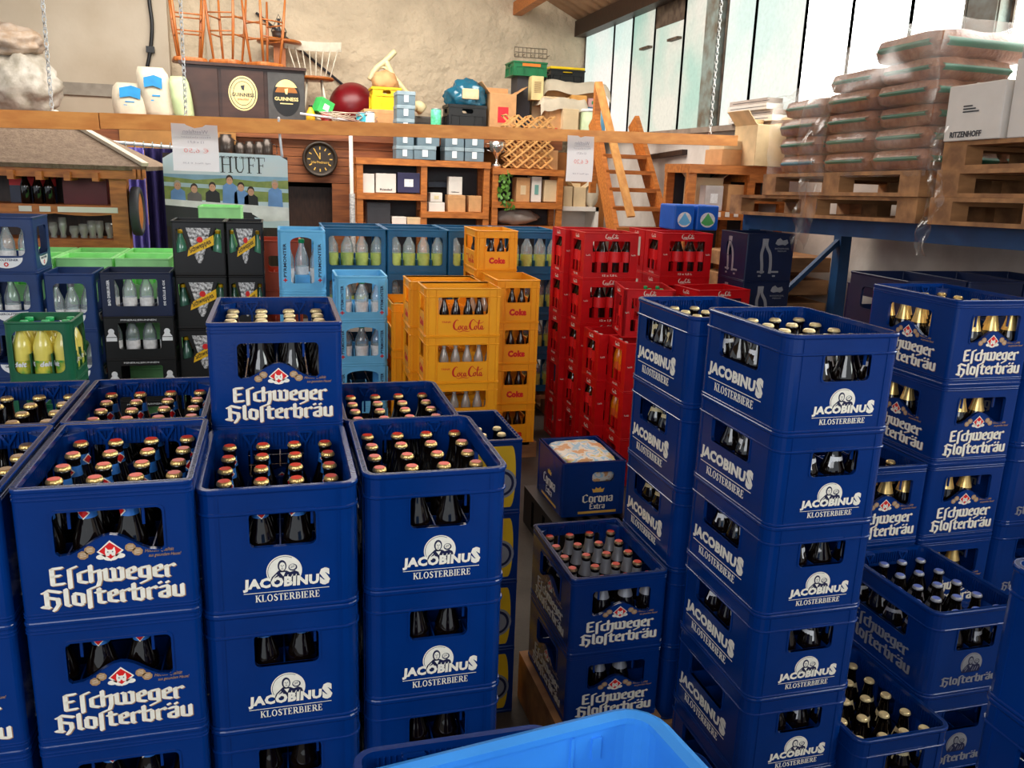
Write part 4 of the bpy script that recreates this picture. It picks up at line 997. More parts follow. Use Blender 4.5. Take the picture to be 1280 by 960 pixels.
# ------------------------------------------------------------------ the hall
STUCCO = mat('stucco', (.82, .75, .64), .9, var=.1, scale=3, bump=1, bscale=7)
PLASTER = mat('plaster', (.80, .75, .67), .9, scale=1.2, col2=(.73, .67, .58), bump=.08, bscale=20)
WHITEWASH = mat('whitewash', (.84, .80, .76), .85, scale=2.5, col2=(.72, .67, .63), bump=.25, bscale=12)
CONC = mat('concrete', (.33, .31, .29), .85, var=.2, scale=3, bump=.2)
OAK = mat('orange_wood', (.78, .47, .2), .5, scale=4, stretch=(2, 10, 10), col2=(.64, .36, .14), bump=.08)
BEAMW = mat('spruce_beam', (.90, .60, .28), .55, scale=3, stretch=(.8, 9, 9), col2=(.82, .50, .2), bump=.08)
DARKW = mat('dark_wood', (.24, .15, .1), .5, scale=5, stretch=(8, 8, 2), col2=(.16, .09, .06), bump=.1)
PANELW = mat('board_wall', (.56, .32, .15), .6, scale=3, stretch=(1, 4, 10), col2=(.42, .22, .1), bump=.1)
STEEL = mat('painted_steel', (.52, .58, .56), .5, scale=8, col2=(.4, .36, .3), bump=.1)
RACK = mat('rack_blue', (.06, .25, .42), .45, var=.15)
CARD = mat('cardboard', (.80, .60, .40), .8, var=.08, scale=14)
CARDL = mat('pale_cardboard', (.86, .76, .60), .8, var=.06)
CARDW = mat('white_carton', (.90, .87, .83), .7, var=.04)
GREYBOX = mat('grey_box', (.42, .50, .54), .6, var=.1)
DARKBOX = mat('charcoal_box', (.2, .2, .22), .6)
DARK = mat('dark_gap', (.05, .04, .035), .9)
CLOTHW = mat('pale_cloth', (.80, .75, .66), .9, var=.08, scale=6, bump=.3, bscale=14)
ROOFW = mat('ceiling_sheet', (.66, .52, .40), .8, scale=3, var=.15)

struct(MB().build('tmp', CONC)).name = 'floor'
fl = bpy.data.objects['floor']; mb = MB(); mb.b2((-8, -4, -.1), (4.3, 12, 0)); mb.bm.to_mesh(fl.data)
XR, YB = 4.1, 11.7
def sbox(name, lo, hi, m):
    mb = MB(); mb.b2(lo, hi); return struct(mb.build(name, m))
mb = MB(); mb.prism([(-8, 0), (XR+.2, 0), (XR+.2, 3.75), (-2, 6.72), (-8, 4)], -.2, 0, Matrix(((1, 0, 0, 0), (0, 0, -1, YB), (0, 1, 0, 0), (0, 0, 0, 1)))); struct(mb.build('wall_back', STUCCO))
pl = at(212, 60, y=YB-.12); sbox('wall_back_plaster', (-8, YB-.2, 0), (pl.x, YB, 4.6), PLASTER)
pq = at(50, 106, y=YB-.22); pr = at(165, 118, y=YB-.22); sbox('trim_10', (-7.8, YB-.23, pr.z-.04), (pr.x, YB-.2, pr.z+.1), mat('grey_ledge', (.60, .57, .52), .9, var=.15))
p0 = at(262, 60, y=YB-.03); sbox('trim_1', (p0.x-.03, YB-.06, 2), (p0.x+.02, YB, 4.6), PLASTER)
SILL, EAVE = 2.28, 3.62
sbox('wall_right', (XR, -3, 0), (XR+.25, YB, SILL), WHITEWASH)
sbox('trim_2', (XR-.08, -3, SILL-.05), (XR+.25, YB, SILL), mat('sill_stone', (.55, .48, .42), .8, var=.2))
sbox('trim_3', (XR-.1, -3, EAVE), (XR+.25, YB, EAVE+.2), DARKW)
# corrugated ceiling sheets, both slopes
mb = MB(); n = 240
def roofz(x): return 3.82+(XR-x)*.48 if x > -2 else 6.75-(-2-x)*.48
for x0, x1 in ((-8.0, -2.0), (-2.0, XR+.2)):
    prev = None
    for i in range(n+1):
        y = -3+(YB+3.3)*i/n; dz = .025*math.sin(i*math.pi/2)
        a = mb.bm.verts.new((x0, y, roofz(x0)+dz)); b = mb.bm.verts.new((x1, y, roofz(x1 if x1 > 0 else -1.999)+dz))
        if prev: mb._f([prev[0], prev[1], b, a], True)
        prev = (a, b)
struct(mb.build('ceiling', ROOFW))
q = at(668, 3, y=10.9); mb = MB(); mb.bar((q.x, 8.5, q.z+.05), (q.x, 11.7, q.z+.05), .12, .16); struct(mb.build('trim_4', OAK))

# frosted panes lit by the daylight behind them, mullions, steel columns
def pane_mat(k, lo, hi):
    m = bpy.data.materials.new('frosted_pane'); m.use_nodes = True; nt = m.node_tree; b = nt.nodes['Principled BSDF']
    tc = nt.nodes.new('ShaderNodeTexCoord'); nz = nt.nodes.new('ShaderNodeTexNoise'); nz.inputs['Scale'].default_value = 1.1; nz.inputs['Detail'].default_value = 3
    n2 = nt.nodes.new('ShaderNodeTexNoise'); n2.inputs['Scale'].default_value = 26; n2.inputs['Detail'].default_value = 6
    nt.links.new(tc.outputs['Object'], nz.inputs['Vector']); nt.links.new(tc.outputs['Object'], n2.inputs['Vector'])
    rp = nt.nodes.new('ShaderNodeValToRGB'); e = rp.color_ramp.elements
    e[0].position = .36; e[0].color = (*lo, 1); e[1].position = .6; e[1].color = (*hi, 1)
    nt.links.new(nz.outputs['Fac'], rp.inputs['Fac'])
    mx = nt.nodes.new('ShaderNodeMixRGB'); mx.blend_type = 'MULTIPLY'; mx.inputs[0].default_value = .35
    nt.links.new(rp.outputs['Color'], mx.inputs[1]); nt.links.new(n2.outputs['Fac'], mx.inputs[2])
    nt.links.new(mx.outputs[0], b.inputs['Emission Color']); b.inputs['Emission Strength'].default_value = PANE_LIGHT*k
    b.inputs['Base Color'].default_value = (.12, .13, .12, 1); b.inputs['Roughness'].default_value = .4
    return m
PANES = [pane_mat(.075, (.50, .80, .66), (1, .94, .80)), pane_mat(.095, (.70, .88, .80), (1, .95, .88)), pane_mat(1, (.8, .9, .85), (1, .97, .93))]; RUSTY = mat('mullion_steel', (.42, .36, .30), .6, col2=(.25, .18, .14), scale=10)
edges = [11.66, 10.6, 10.0, 9.36, 8.62, 8.05]; edges2 = [7.72, 7.2, 6.42, 5.82, 5.18, 4.66]; edges3 = [4.32, 3.7, 3.1, 2.5, 1.9, 1.3]; edges4 = [.96, .3, -.3, -.9, -1.5, -2.1]
wn_ = 0; tn = 5
for es in (edges, edges2, edges3, edges4):
    for a, b in zip(es, es[1:]):
        wn_ += 1; mb = MB()
        top = EAVE if wn_ != 4 else EAVE-.2
        mb.b2((XR+.06, b, SILL), (XR+.075, a, top)); o = struct(mb.build(f'window_{wn_}', PANES[2]))
        o.data.materials[0] = PANES[0 if wn_ in (3, 4, 5) else (1 if wn_ < 8 else 2)]; m2 = MB()
        for y in (a, b): m2.b2((XR+.045, y-.011, SILL), (XR+.085, y+.011, EAVE))
        if wn_ == 4: m2.b2((XR+.05, b, top-.02), (XR+.09, a, EAVE))
        if wn_ in (3, 4): m2.b2((XR+.0, b+.05, SILL+.93), (XR+.055, b+.3, SILL+.955))
        m2.build('window_frame', RUSTY, o)
for i, y in enumerate((7.88, 4.49, 1.13)):
    mb = MB(); mb.b2((XR-.02, y-.14, SILL), (XR+.2, y-.12, EAVE)); mb.b2((XR-.02, y+.12, SILL), (XR+.2, y+.14, EAVE)); mb.b2((XR+.08, y-.13, SILL), (XR+.1, y+.13, EAVE)); mb.b2((XR-.03, y-.13, SILL), (XR-.01, y+.1, EAVE))
    struct(mb.build(f'trim_{tn}', STEEL)); tn += 1

# ------------------------------------------------------------------ storage loft and the board wall under it
DY = 10.05; DZ = at(430, 158, y=DY).z
sbox('loft_floor', (-7.5, DY, DZ-.16), (3.35, YB-.2, DZ), PANELW)
mb = MB(); a = at(286, 200, y=10.12); b = at(500, 200, y=10.12); zo = at(400, 229, y=10.12).z
for i in range(5):
    z1 = DZ-.16-(DZ-.16-zo)*i/5; z0 = DZ-.16-(DZ-.16-zo)*(i+1)/5; mb.b2((a.x, 10.12, z0+.006), (b.x, 10.16, z1))
struct(mb.build('wall_boards', PANELW))
c = at(446, 250, y=10.12); mb = MB(); mb.b2((c.x-.28, 10.1, 0), (c.x+.1, 10.16, zo)); struct(mb.build('door_post', PANELW)).name = 'trim_9'
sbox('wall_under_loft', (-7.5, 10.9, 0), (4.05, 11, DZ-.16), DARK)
d = at(398, 260, y=10.3); mb = MB(); mb.b2((d.x-.42, 10.3, 0), (d.x+.42, 10.35, zo-.05)); o = struct(mb.build('door_1', DARKW))
mb = MB(); mb.b2((d.x+.3, 10.26, 1.02), (d.x+.36, 10.3, 1.05)); mb.b2((d.x-.4, 10.29, .1), (d.x-.36, 10.31, zo-.06)); mb.build('door_handle', STEEL, o)
a = at(150, 180, y=10.0); b = at(222, 180, y=10.0); sbox('wall_fibreboard', (a.x, 10.0, 1.1), (b.x+.6, 10.03, DZ-.1), mat('fibreboard', (.62, .43, .22), .8))
mb = MB(); a = at(-30, 164, y=10.0)
for i in range(3): mb.b2((-7.4, 10.02, DZ-.16-.2*(i+1)+.01), (at(165, 180, y=10.02).x, 10.05, DZ-.16-.2*i))
struct(mb.build('wall_planks', PANELW))

# ------------------------------------------------------------------ generic small builders
def extent(px0, py0, px1, py1, y):
    a = at(px0, py1, y=y); b = at(px1, py0, y=y); m = at((px0+px1)/2, py1, y=y); t = at((px0+px1)/2, py0, y=y)
    return (a.x+b.x)/2, m.z, abs(b.x-a.x), t.z-m.z
def carton(px, y, depth, m, label, z=None, group=None, name='cardboard_box', rz=0, lid=True, mark=None, marktext=None, cat='box', flaps=False):
    """closed carton whose front fills the given pixel rectangle at distance y; tape seam, lid edge or open flaps, printed mark"""
    x, zb, w, h = extent(*px, y)
    if z is not None: h += zb-z; zb = z
    mb = MB(); mb.box((0, 0, h/2), (w, depth, h)); o = mb.build(name, m, bevel=.004); o.location = (x, y+depth/2, zb); o.rotation_euler.z = R_(rz)
    if flaps:
        f = MB()
        for s, an in ((-1, 50), (1, 35)):
            f.box((0, 0, 0), (w*.5, depth*.96, .006), M=MT(s*w/2, 0, h) @ Matrix.Rotation(R_(-s*an), 4, 'Y') @ MT(s*w*.25, 0, .0))
        f.box((0, 0, 0), (w*.9, .006, h*.2), M=MT(0, depth/2, h+h*.09)); f.build('lid_flaps', m, o)
    elif lid:
        f = MB(); f.b2((-w/2-.002, -depth/2-.002, h*.80), (w/2+.002, -depth/2+.002, h*.806)); f.b2((-.004, -depth/2, h), (.004, depth/2, h+.002)); f.build('lid_seam', DARKBOX if m in (GREYBOX,) else m, o)
    if mark:
        f = MB(); f.b2((-w*.2, -depth/2-.003, h*.3), (w*.2, -depth/2, h*.68)); f.build('printed_label', mark, o)
    if marktext:
        f = MB(); M = face_M('front', w, depth); text_box(f, marktext, -w*.3, w*.3, h*.12, h*.12+w*.1, M, .0005, .002, .02); f.build('lettering', DARKBOX, o)
    return tag(o, label, cat, group)

# ------------------------------------------------------------------ hanging sign beam with price sheets
BA = at(-60, 146.5, d=3.7); BB = at(919, 176, d=6.0)
BA = BA+(BA-BB)*.35
def beam_at(px): return BA.lerp(BB, min((abs(640+FPX*(BA.lerp(BB, i/800)-EYE).dot(CR)/(BA.lerp(BB, i/800)-EYE).dot(FWD)-px), i) for i in range(150, 801))[1]/800)
o = empty('sign_beam', (BA+BB)/2); C0 = (BA+BB)/2
mb = MB(); mid = beam_at(122)
mb.bar(BA-C0, mid-C0, .05, .078); x = mb.build('beam_timber', BEAMW, o)
mb = MB(); mb.bar(mid-C0+Vector((.004, .0, .004)), BB-C0, .05, .072); mb.build('beam_timber', BEAMW, o)
tag(o, 'long orange timber beam hanging on chains across the hall', 'beam')
def chain(top, bot, name, label):
    top = Vector(top); bot = Vector(bot); L = (bot-top).length; k = int(L/.026); mb = MB(); d = (bot-top).normalized()
    ax = d.orthogonal().normalized(); bx = d.cross(ax)
    for i in range(k):
        c = top.lerp(bot, (i+.5)/k); s, t = (ax, bx) if i % 2 else (bx, ax)
        mb.tube([c+d*.018*math.cos(a)+s*.009*math.sin(a) for a in [2*math.pi*j/8 for j in range(8)]], .0032, 4, closed=True)
    return tag(mb.build(name, mat('white_chain', (.97, .96, .94), .4), fix=False), label, 'chain')
for px, pt, nm in ((66, -40, 'white chain holding the beam near the plastic sacks'), (234, -40, 'white chain holding the beam before the dark cabinet')):
    p = beam_at(px); chain((p.x+.03, p.y, roofz(p.x)-.03), (p.x, p.y, p.z+.03), 'hanging_chain', nm)
p = beam_at(887)
chain((p.x, p.y, roofz(p.x)-.03), (p.x, p.y, p.z+.03), 'hanging_chain', 'thin chain holding the beam in front of the frosted windows')
PAPER = clear('paper', (.97, .96, .97), .08, .5)
for px0, px1, pb, lab, pr in ((217, 269, 214, 'hanging white price sheet before the group poster', '€ 6,50'), (705, 743, 227, 'hanging white price sheet beside the wooden steps', '€ 6,20')):
    p = beam_at((px0+px1)/2); dirx = (BB-BA).normalized(); dv = p-EYE; dep = dv.dot(FWD); W = (px1-px0)/FPX*dep*1.06
    zb = at((px0+px1)/2, pb, d=dep).z; hh = p.z-zb
    o = empty('price_sheet', (p.x, p.y-.03, p.z-hh), math.atan2(dirx.y, dirx.x))
    mb = MB(); mb.cloth(lambda u, v: (-W/2+W*u, -.012*math.sin(v*2)*(1-v)+.004*math.sin(u*3), hh*v), 6, 8); mb.build('paper', PAPER, o, fix=False)
    l = MB(); FM = Matrix(((-1, 0, 0, 0), (0, 0, -1, -.016), (0, 1, 0, 0), (0, 0, 0, 1)))
    l.mi = 1; text_box(l, 'Westfalen', -W*.27, W*.27, hh*.8, hh*.88, FM); l.b2((-W*.3, hh*.775, .0), (W*.3, hh*.782, .001), FM); text_box(l, 'Mineralwasser', -W*.32, W*.32, hh*.71, hh*.745, FM); text_box(l, '12 x 0,7 l', -W*.17, W*.17, hh*.59, hh*.645, FM); text_box(l, 'zzgl. Pfand  € 3,30', -W*.3, W*.3, hh*.15, hh*.19, FM)
    l.mi = 0; text_box(l, pr, -W*.27, W*.27, hh*.38, hh*.49, FM)
    l.build('lettering', [mat('faded_red', (.92, .62, .60), .6), mat('faded_grey', (.68, .66, .70), .6)], o)
    tag(o, lab, 'sign', 'price sheets')

p = beam_at(348); mb = MB(); zq = at(351, 196, d=(p-EYE).dot(FWD)).z; mb.tube([(p.x, p.y+.04, p.z+.03), (p.x+.004, p.y+.04, p.z-.05), (p.x+.012, p.y+.04, zq)], .007, 6); mb.tube([(p.x, p.y+.04, p.z+.03), (p.x, p.y, p.z+.045), (p.x, p.y-.03, p.z+.03)], .007, 6)
tag(mb.build('white_string', WHITE), 'short white cord looped over the beam beside the poster corner', 'cord')
# ------------------------------------------------------------------ hut-shaped bar with shingle roof
hy = 6.6
ev = at(182, 214, y=hy); el = -3.4; ap = at(72, 156, y=hy+1.0)
o = empty('bar_hut', (-2.2, hy+.5, 0)); O = Vector((-2.2, hy+.5, 0))
mb = MB()
P = [Vector((el, hy, ev.z)), Vector((ev.x, hy, ev.z)), Vector((ap.x, hy+.9, ap.z+.05)), Vector((el+.9, hy+.9, ap.z+.05))]
mb.hexa([v-O for v in P]+[v-O+Vector((0, -.01, .03)) for v in P])
P = [Vector((ev.x, hy, ev.z)), Vector((ev.x, hy+1.3, ev.z)), Vector((ap.x, hy+.95, ap.z+.05)), Vector((ap.x, hy+.9, ap.z+.05))]
mb.hexa([v-O for v in P]+[v-O+Vector((.01, 0, .03)) for v in P])
mb.build('roof', mat('roof_felt', (.50, .42, .34), .9, scale=25, col2=(.42, .34, .27), bump=.5, bscale=60), o)
mb = MB(); mb.bar(P[0]-O+Vector((-.0, .0, .045)), P[3]-O+Vector((0, 0, .045)), .05, .025); mb.build('ridge_strip', mat('bright_strip', (.80, .74, .64), .5), o)
mb = MB(); mb.b2((el-O.x, hy-O.y+.02, ev.z-.06), (ev.x-O.x-.02, hy-O.y+.05, ev.z+.0))
mb.build('eaves_board', OAK, o)
for px in (15, 50, 85, 120):
    v = at(px, 216, y=hy+.02); mb = MB(); mb.b2((v.x-O.x-.02, hy-O.y-.03, ev.z-.08), (v.x-O.x+.02, hy-O.y+.6, ev.z-.02)); mb.build('rafter', OAK, o)
v = at(178, 214, y=hy); 
for i in range(3): mb = MB(); mb.box((v.x-O.x-.05+.03*i, hy-O.y-.02+.01*i, ev.z-.02), (.02, .03, .06)); mb.build('rafter', OAK, o)
pa, pb_ = at(138, 250, y=hy+.08), at(159, 250, y=hy+.08)
mb = MB(); mb.b2((pa.x-O.x, hy-O.y+.08, 0), (pb_.x-O.x, hy-O.y+.2, ev.z)); mb.build('post', OAK, o)
mb = MB(); mb.b2((-3.2-O.x, hy-O.y+.08, 0), (-3.08-O.x, hy-O.y+.2, ev.z)); mb.build('post', OAK, o)
mb = MB(); mb.b2((-3.1-O.x, hy-O.y+.42, .3), (pa.x-O.x+.05, hy-O.y+.45, ev.z+.02)); mb.build('back_panel', DARKW, o)
zs = at(80, 256, y=hy+.08).z; zl = at(80, 299, y=hy+.08).z
for z in (zs, zl):
    mb = MB(); xr = pa.x-O.x+.03
    mb.b2((-3.1-O.x, hy-O.y+.1, z-.02), (xr, hy-O.y+.42, z)); mb.prism([(-3.1-O.x, -.005), (xr, -.005)]+[(xr-(xr+3.1+O.x)*i/30, -.06-.014*abs(math.sin(i*.52))) for i in range(31)], -.012, .012, Matrix(((1, 0, 0, 0), (0, 0, -1, hy-O.y+.09), (0, 1, 0, z), (0, 0, 0, 1))))
    mb.build('shelf_board', OAK, o)
mb = MB()
for a, b in ((20, 36), (46, 60), (69, 145)):
    x0, x1 = at(a, 262, y=hy).x-O.x, at(b, 262, y=hy).x-O.x; mb.b2((x0, hy-O.y+.068, zs-.05), (x1, hy-O.y+.076, zs-.012))
mb.build('price_strip', CARDW, o)
tag(o, 'wooden bar hut with felt roof, shelves of bottles and glasses', 'hut')
mb = MB(); a, b = at(12, 230, y=hy+.3), at(70, 230, y=hy+.3); mb.box((0, 0, .055), (b.x-a.x, .02, .11)); mb.mi = 1; mb.box((0, .0, -.06), (b.x-a.x, .02, .12))
k = mb.build('gift_case', [PRINTRED, NAVY]); k.location = ((a.x+b.x)/2, hy+.3, zs+.12); tag(k, 'red and navy backing card behind the hut bottles', 'box')
a = at(82, 243, y=hy+.3); b = at(136, 243, y=hy+.3); mb = MB(); mb.box((0, 0, .1), (b.x-a.x, .1, .2)); k = mb.build('gift_case', mat('maroon_box', (.38, .04, .05), .5)); k.location = ((a.x+b.x)/2, hy+.28, zs); tag(k, 'dark red box on the hut\'s upper shelf', 'box')
for i, px in enumerate((36, 51, 65)):
    v = at(px, 250, y=hy+.22)
    b_ = beer_bottle(CAPCREAM, PRINTRED, [LWHITE, PRINTRED, PRINTRED][i], (.03, .11)); b_.name = 'gift_bottle'; b_.location = (v.x, hy+.17, zs); b_.scale = (1.15, 1.15, .95)
    tag(b_, 'dark bottle on the hut shelf, ' + ['nearest the dark end with red label', 'middle one with white label', 'nearest the maroon box with red label'][i], 'bottle', 'gift bottles on the hut shelf')
for i, (px, h, r) in enumerate(((67, .11, .03), (79, .145, .028), (93, .085, .034), (105, .1, .036), (116, .125, .036), (125, .125, .03), (137, .11, .028))):
    v = at(px, 290, y=hy+.22); g = MB(); g.lathe([(r*.7, 0), (r*.75, .006), (r*.6, h*.2), (r, h*.55), (r*.92, h), (r*.86, h), (r*.9, h*.55), (r*.5, h*.22)], 14, cap=False); g.lathe([(r*.7, 0), (r*.6, .008)], 14)
    k = g.build('beer_glass', CLEARC, fix=False); k.location = (v.x, hy+.22, zl)
    tag(k, f'clear beer glass on the hut\'s lower shelf, {ORD[i+1]} counting from the left', 'glass', 'glasses in the hut')
v = at(163, 264, y=hy+.14); mb = MB(); Mx = Matrix.Rotation(R_(90), 4, 'Y')
mb.lathe([(.17, -.03), (.175, -.02), (.175, .02), (.16, .03), (.14, .03), (.135, .015)], 32, Mx); o = mb.build('barrel_plaque', DARKBOX); mb = MB(); mb.lathe([(.137, .014), (.137, .018)], 32, Mx); mb.build('plaque_face', OAK, o)
o.location = (pb_.x+.055, hy+.14, v.z); tag(o, 'round dark wall plaque fixed on the hut post', 'plaque')
# curtain on a rod
o = empty('curtain', at(185, 185, y=8.2)); O = o.location.copy()
x0, x1 = at(152, 190, y=8.2).x, at(219, 190, y=8.2).x; zt = at(185, 187, y=8.2).z
for a, b, m in ((x0, x0+(x1-x0)*.42, mat('violet_cloth', (.55, .50, .85), .8)), (x0+(x1-x0)*.42, x1, mat('indigo_cloth', (.2, .16, .40), .8))):
    mb = MB(); mb.cloth(lambda u, v: (a+(b-a)*u-O.x, .04*math.sin(u*18), (zt-.004)*(v-1)), 40, 4); mb.build('curtain_panel', m, o, fix=False)
mb = MB(); mb.tube([(x0-.5-O.x, 0, .06), (x1-O.x+.25, 0, .0)], .014, 8); mb.build('rod', WHITE, o)
for i in range(6): mb = MB(); xx = x0+(x1-x0)*(i+.5)/6-O.x; mb.tube([(xx, .03*math.cos(k), .02+.03*math.sin(k)) for k in [R_(45*j) for j in range(8)]], .005, 5, closed=True); mb.build('eyelet', STEEL, o)
tag(o, 'violet and indigo eyelet curtain hanging beside the hut', 'curtain')

# ------------------------------------------------------------------ group poster (seven people at a long table above a valley)
py_ = 7.3; x, zb, W, H_ = extent(208, 192, 359, 276, py_)
sbox('wall_display_panel', (x-W*.5, py_+.012, 0), (x+W*.5, py_+.06, zb+H_*.98), DARKW)
o = empty('poster', (x, py_, zb))
M = Matrix(((1, 0, 0, 0), (0, 0, -1, 0), (0, 1, 0, 0), (0, 0, 0, 1)))
mb = MB(); w2 = W/2
mb.prism([(-w2, -.05), (w2, -.05), (w2, H_*.93), (w2-.06, H_), (-w2+.1, H_*1.02), (-w2, H_*.9)], -.004, 0, M); mb.build('poster_sheet', mat('poster_sky', (.80, .90, .95), .35, scale=2, col2=(.86, .90, .92), stretch=(1, 1, 3)), o)
mb = MB(); mb.mi = 0; mb.b2((-w2, H_*.60, 0), (w2, H_*.68, .001), M); mb.mi = 1; mb.prism([(-w2, H_*.30), (w2, H_*.30), (w2, H_*.63), (w2*.5, H_*.6), (0, H_*.64), (-w2*.5, H_*.6), (-w2, H_*.64)], .001, .002, M); mb.mi = 2; mb.prism([(-w2, H_*.5), (w2, H_*.44), (w2, H_*.5), (-w2, H_*.56)], .002, .0025, M)
mb.mi = 3; mb.prism([(-w2, H_*.22), (-w2, H_*.31), (w2, H_*.22), (w2, H_*.02), (w2*.6, H_*.0), (w2*.35, H_*.13)], .0066, .007, M); mb.mi = 4; mb.prism([(-w2, -.05), (-w2, H_*.22), (w2*.38, H_*.13), (w2*.5, -.05)], .0066, .0072, M)
mb.build('landscape_print', [mat('far_hills', (.55, .70, .80), .5), mat('vineyard', (.45, .55, .28), .5, scale=12, col2=(.62, .66, .36)), mat('river_print', (.72, .82, .86), .4), mat('tablecloth_print', (.93, .93, .93), .5), mat('dark_table_print', (.16, .15, .17), .5)], o)
for i, (u, v, m) in enumerate(((-.79, .5, 0), (-.53, .46, 2), (-.24, .49, 1), (.04, .60, 0), (.22, .5, 0), (.38, .44, 1), (.78, .55, 0))):
    mb = MB(); cx, cy = u*w2, v*H_
    mb.mi = m; mb.prism([(cx-.06, cy-.2), (cx+.06, cy-.2), (cx+.052, cy-.04), (cx+.02, cy-.015), (cx-.02, cy-.015), (cx-.052, cy-.04)], .004, .005, M)
    mb.mi = 4 if i in (1, 2, 3, 4, 5) else 5; mb.prism(ellipse(cx, cy+.014, .027, .033, 14), .005, .0055, M)
    mb.mi = 3; mb.prism(ellipse(cx, cy+.0, .024, .029, 14), .0056, .006, M)
    mb.mi = 4
    for s in (-.008, .008): mb.prism(ellipse(cx+s, cy+.007, .0025, .002, 6), .006, .0065, M)
    mb.build('person_print', [mat('shirt_blue', (.45, .62, .85), .5), mat('dark_jacket', (.13, .12, .14), .5), mat('grey_dress', (.45, .42, .42), .5), mat('skin_print', (.86, .64, .52), .5), mat('hair_dark', (.22, .14, .1), .5), mat('hair_grey', (.7, .66, .6), .5)], o)
l = MB(); serif(l, 'HUFF', .125, M @ MT(.13, H_*.72) @ MS(.95, 1), .001, .002, .8); text_box(l, 'GEORG GUSTAV', -.05, .25, H_*.93, H_*.965, M, .001, .002); l.build('lettering', DARKBOX, o)
tag(o, 'large poster of seven people sitting at a long table outdoors', 'poster')

# ------------------------------------------------------------------ clock, white pipe, jars above the poster
v = at(400, 199, y=10.08); o = empty('wall_clock', v); r = (at(422, 199, y=10.08)-v).length
MX = Matrix(((1, 0, 0, 0), (0, 0, -1, 0), (0, 1, 0, 0), (0, 0, 0, 1)))
mb = MB(); mb.lathe([(r, -.03), (r, .02), (r*.94, .04), (r*.85, .03), (r*.78, .005), (r*.76, .002)], 40, MX); mb.build('clock_rim', mat('bronze_dark', (.2, .16, .12), .4, metal=.3), o)
mb = MB(); mb.lathe([(r*.78, 0), (r*.78, .004)], 40, MX); mb.build('clock_face', mat('clock_face', (.18, .14, .1), .5), o)
mb = MB()
for k in range(12): mb.box((0, r*.62, .006), (.012, r*.16, .002), M=MX @ Matrix.Rotation(R_(30*k), 4, 'Z'))
text_box(mb, 'Licher Privatbrauerei', -r*.5, r*.5, -r*.24, -r*.1, MX, .004, .007)
mb.mi = 1
mb.build('numerals', GOLDP, o)
mb = MB(); mb.bar(MX @ Vector((0, 0, .012)), MX @ Vector((-r*.3, r*.5, .012)), .008, .004, (0, 1, 0)); mb.bar(MX @ Vector((0, 0, .01)), MX @ Vector((.0, r*.36, .01)), .01, .004, (0, 1, 0)); mb.build('clock_hand', GOLDP, o)
tag(o, 'round dark bronze wall clock with golden numerals on board wall', 'clock')
a = at(438, 150, y=9.7); b = at(444, 285, y=9.7); mb = MB(); mb.tube([(a.x, 9.7, DZ), (a.x+.02, 9.7, .0)], .022, 10); o = mb.build('white_pipe', mat('pipe_white', (.78, .74, .7), .5)); o.name = 'vertical_pipe'
mb = MB(); mb.tube([(a.x+.01, 9.7, 1.5), (a.x+.02, 9.7, .0)], .032, 10); mb.build('foil_wrap', mat('foil_grey', (.6, .58, .56), .4, col2=(.4, .4, .4), scale=60, bump=.4), o); tag(o, 'white vertical pipe wrapped in grey foil beside the shelves', 'pipe')
for i, px in enumerate((283, 300, 312, 324, 334)):
    v = at(px, 190, y=9.95); g = MB(); hh = [.3, .2, .22, .22, .26][i]; r = .07 if i else .1
    g.lathe([(r*.9, 0), (r, .01), (r, hh*.8), (r*.7, hh*.88), (r*.7, hh)], 14); k = g.build('steel_jug', mat('jug_steel', (.30, .27, .25), .3, metal=.7)); k.location = (v.x, 9.95, at(310, 191, y=9.95).z-.055); k.scale = (.85, .85, .8)
    g = MB(); g.tube([(r, 0, hh*.75), (r+.05, 0, hh*.7), (r+.05, 0, hh*.25), (r, 0, hh*.2)], .008, 6); g.build('handle', MATS['jug_steel'], k)
    tag(k, f'metal jug above the poster, {ORD[i+1]} from the price sheet', 'jug', 'metal jugs above the poster')
a, b = at(274, 190, y=9.85), at(350, 190, y=9.85); sb = MB(); sb.b2((a.x, 9.8, at(310, 191, y=9.95).z-.1), (b.x, 10.1, at(310, 191, y=9.95).z-.055)); tag(sb.build('wall_shelf', OAK), 'narrow wooden wall shelf carrying the metal jugs', 'shelf')

# ------------------------------------------------------------------ shelves
SY = 9.75
def shelf_unit(name, posts, tops, boards, label, y=SY, depth=.36, m=OAK):
    o = empty(name, (at(posts[0], 250, y=y).x, y, 0)); X0 = o.location.x
    xs = [at(p, 245, y=y).x-X0 for p in posts]; zt = at(posts[0], tops, y=y).z
    for k, xx in enumerate(xs):
        for dy in (0, depth-.05): mb = MB(); mb.b2((xx-.035, dy, 0), (xx+.035, dy+.05, zt)); mb.build('post', m, o)
    mb = MB(); mb.b2((xs[0]-.04, -.015, zt-.05), (xs[-1]+.04, depth, zt+.02)); mb.build('shelf_board', m, o)
    for a, b, pz in boards:
        z = at((posts[a]+posts[b])/2, pz, y=y).z; mb = MB(); mb.b2((xs[a]-.03, -.01, z-.07), (xs[b]+.03, depth, z)); mb.build('shelf_board', m, o)
    mb = MB(); mb.b2((xs[0], depth, 0), (xs[-1], depth+.02, zt)); mb.build('back_panel', DARKBOX, o)
    tag(o, label, 'shelf'); return zt, o
z1, s1 = shelf_unit('wooden_shelf', (450, 530, 608), 199, [(0, 1, 242), (0, 1, 281), (1, 2, 265)], 'orange wooden shelf unit with white cartons, grey boxes on top')
z2, s2 = shelf_unit('wooden_shelf', (619, 700), 212, [(0, 1, 253), (0, 1, 283)], 'orange wooden shelf unit under the lattice bottle rack')
SH = 'cartons on the wooden shelves'
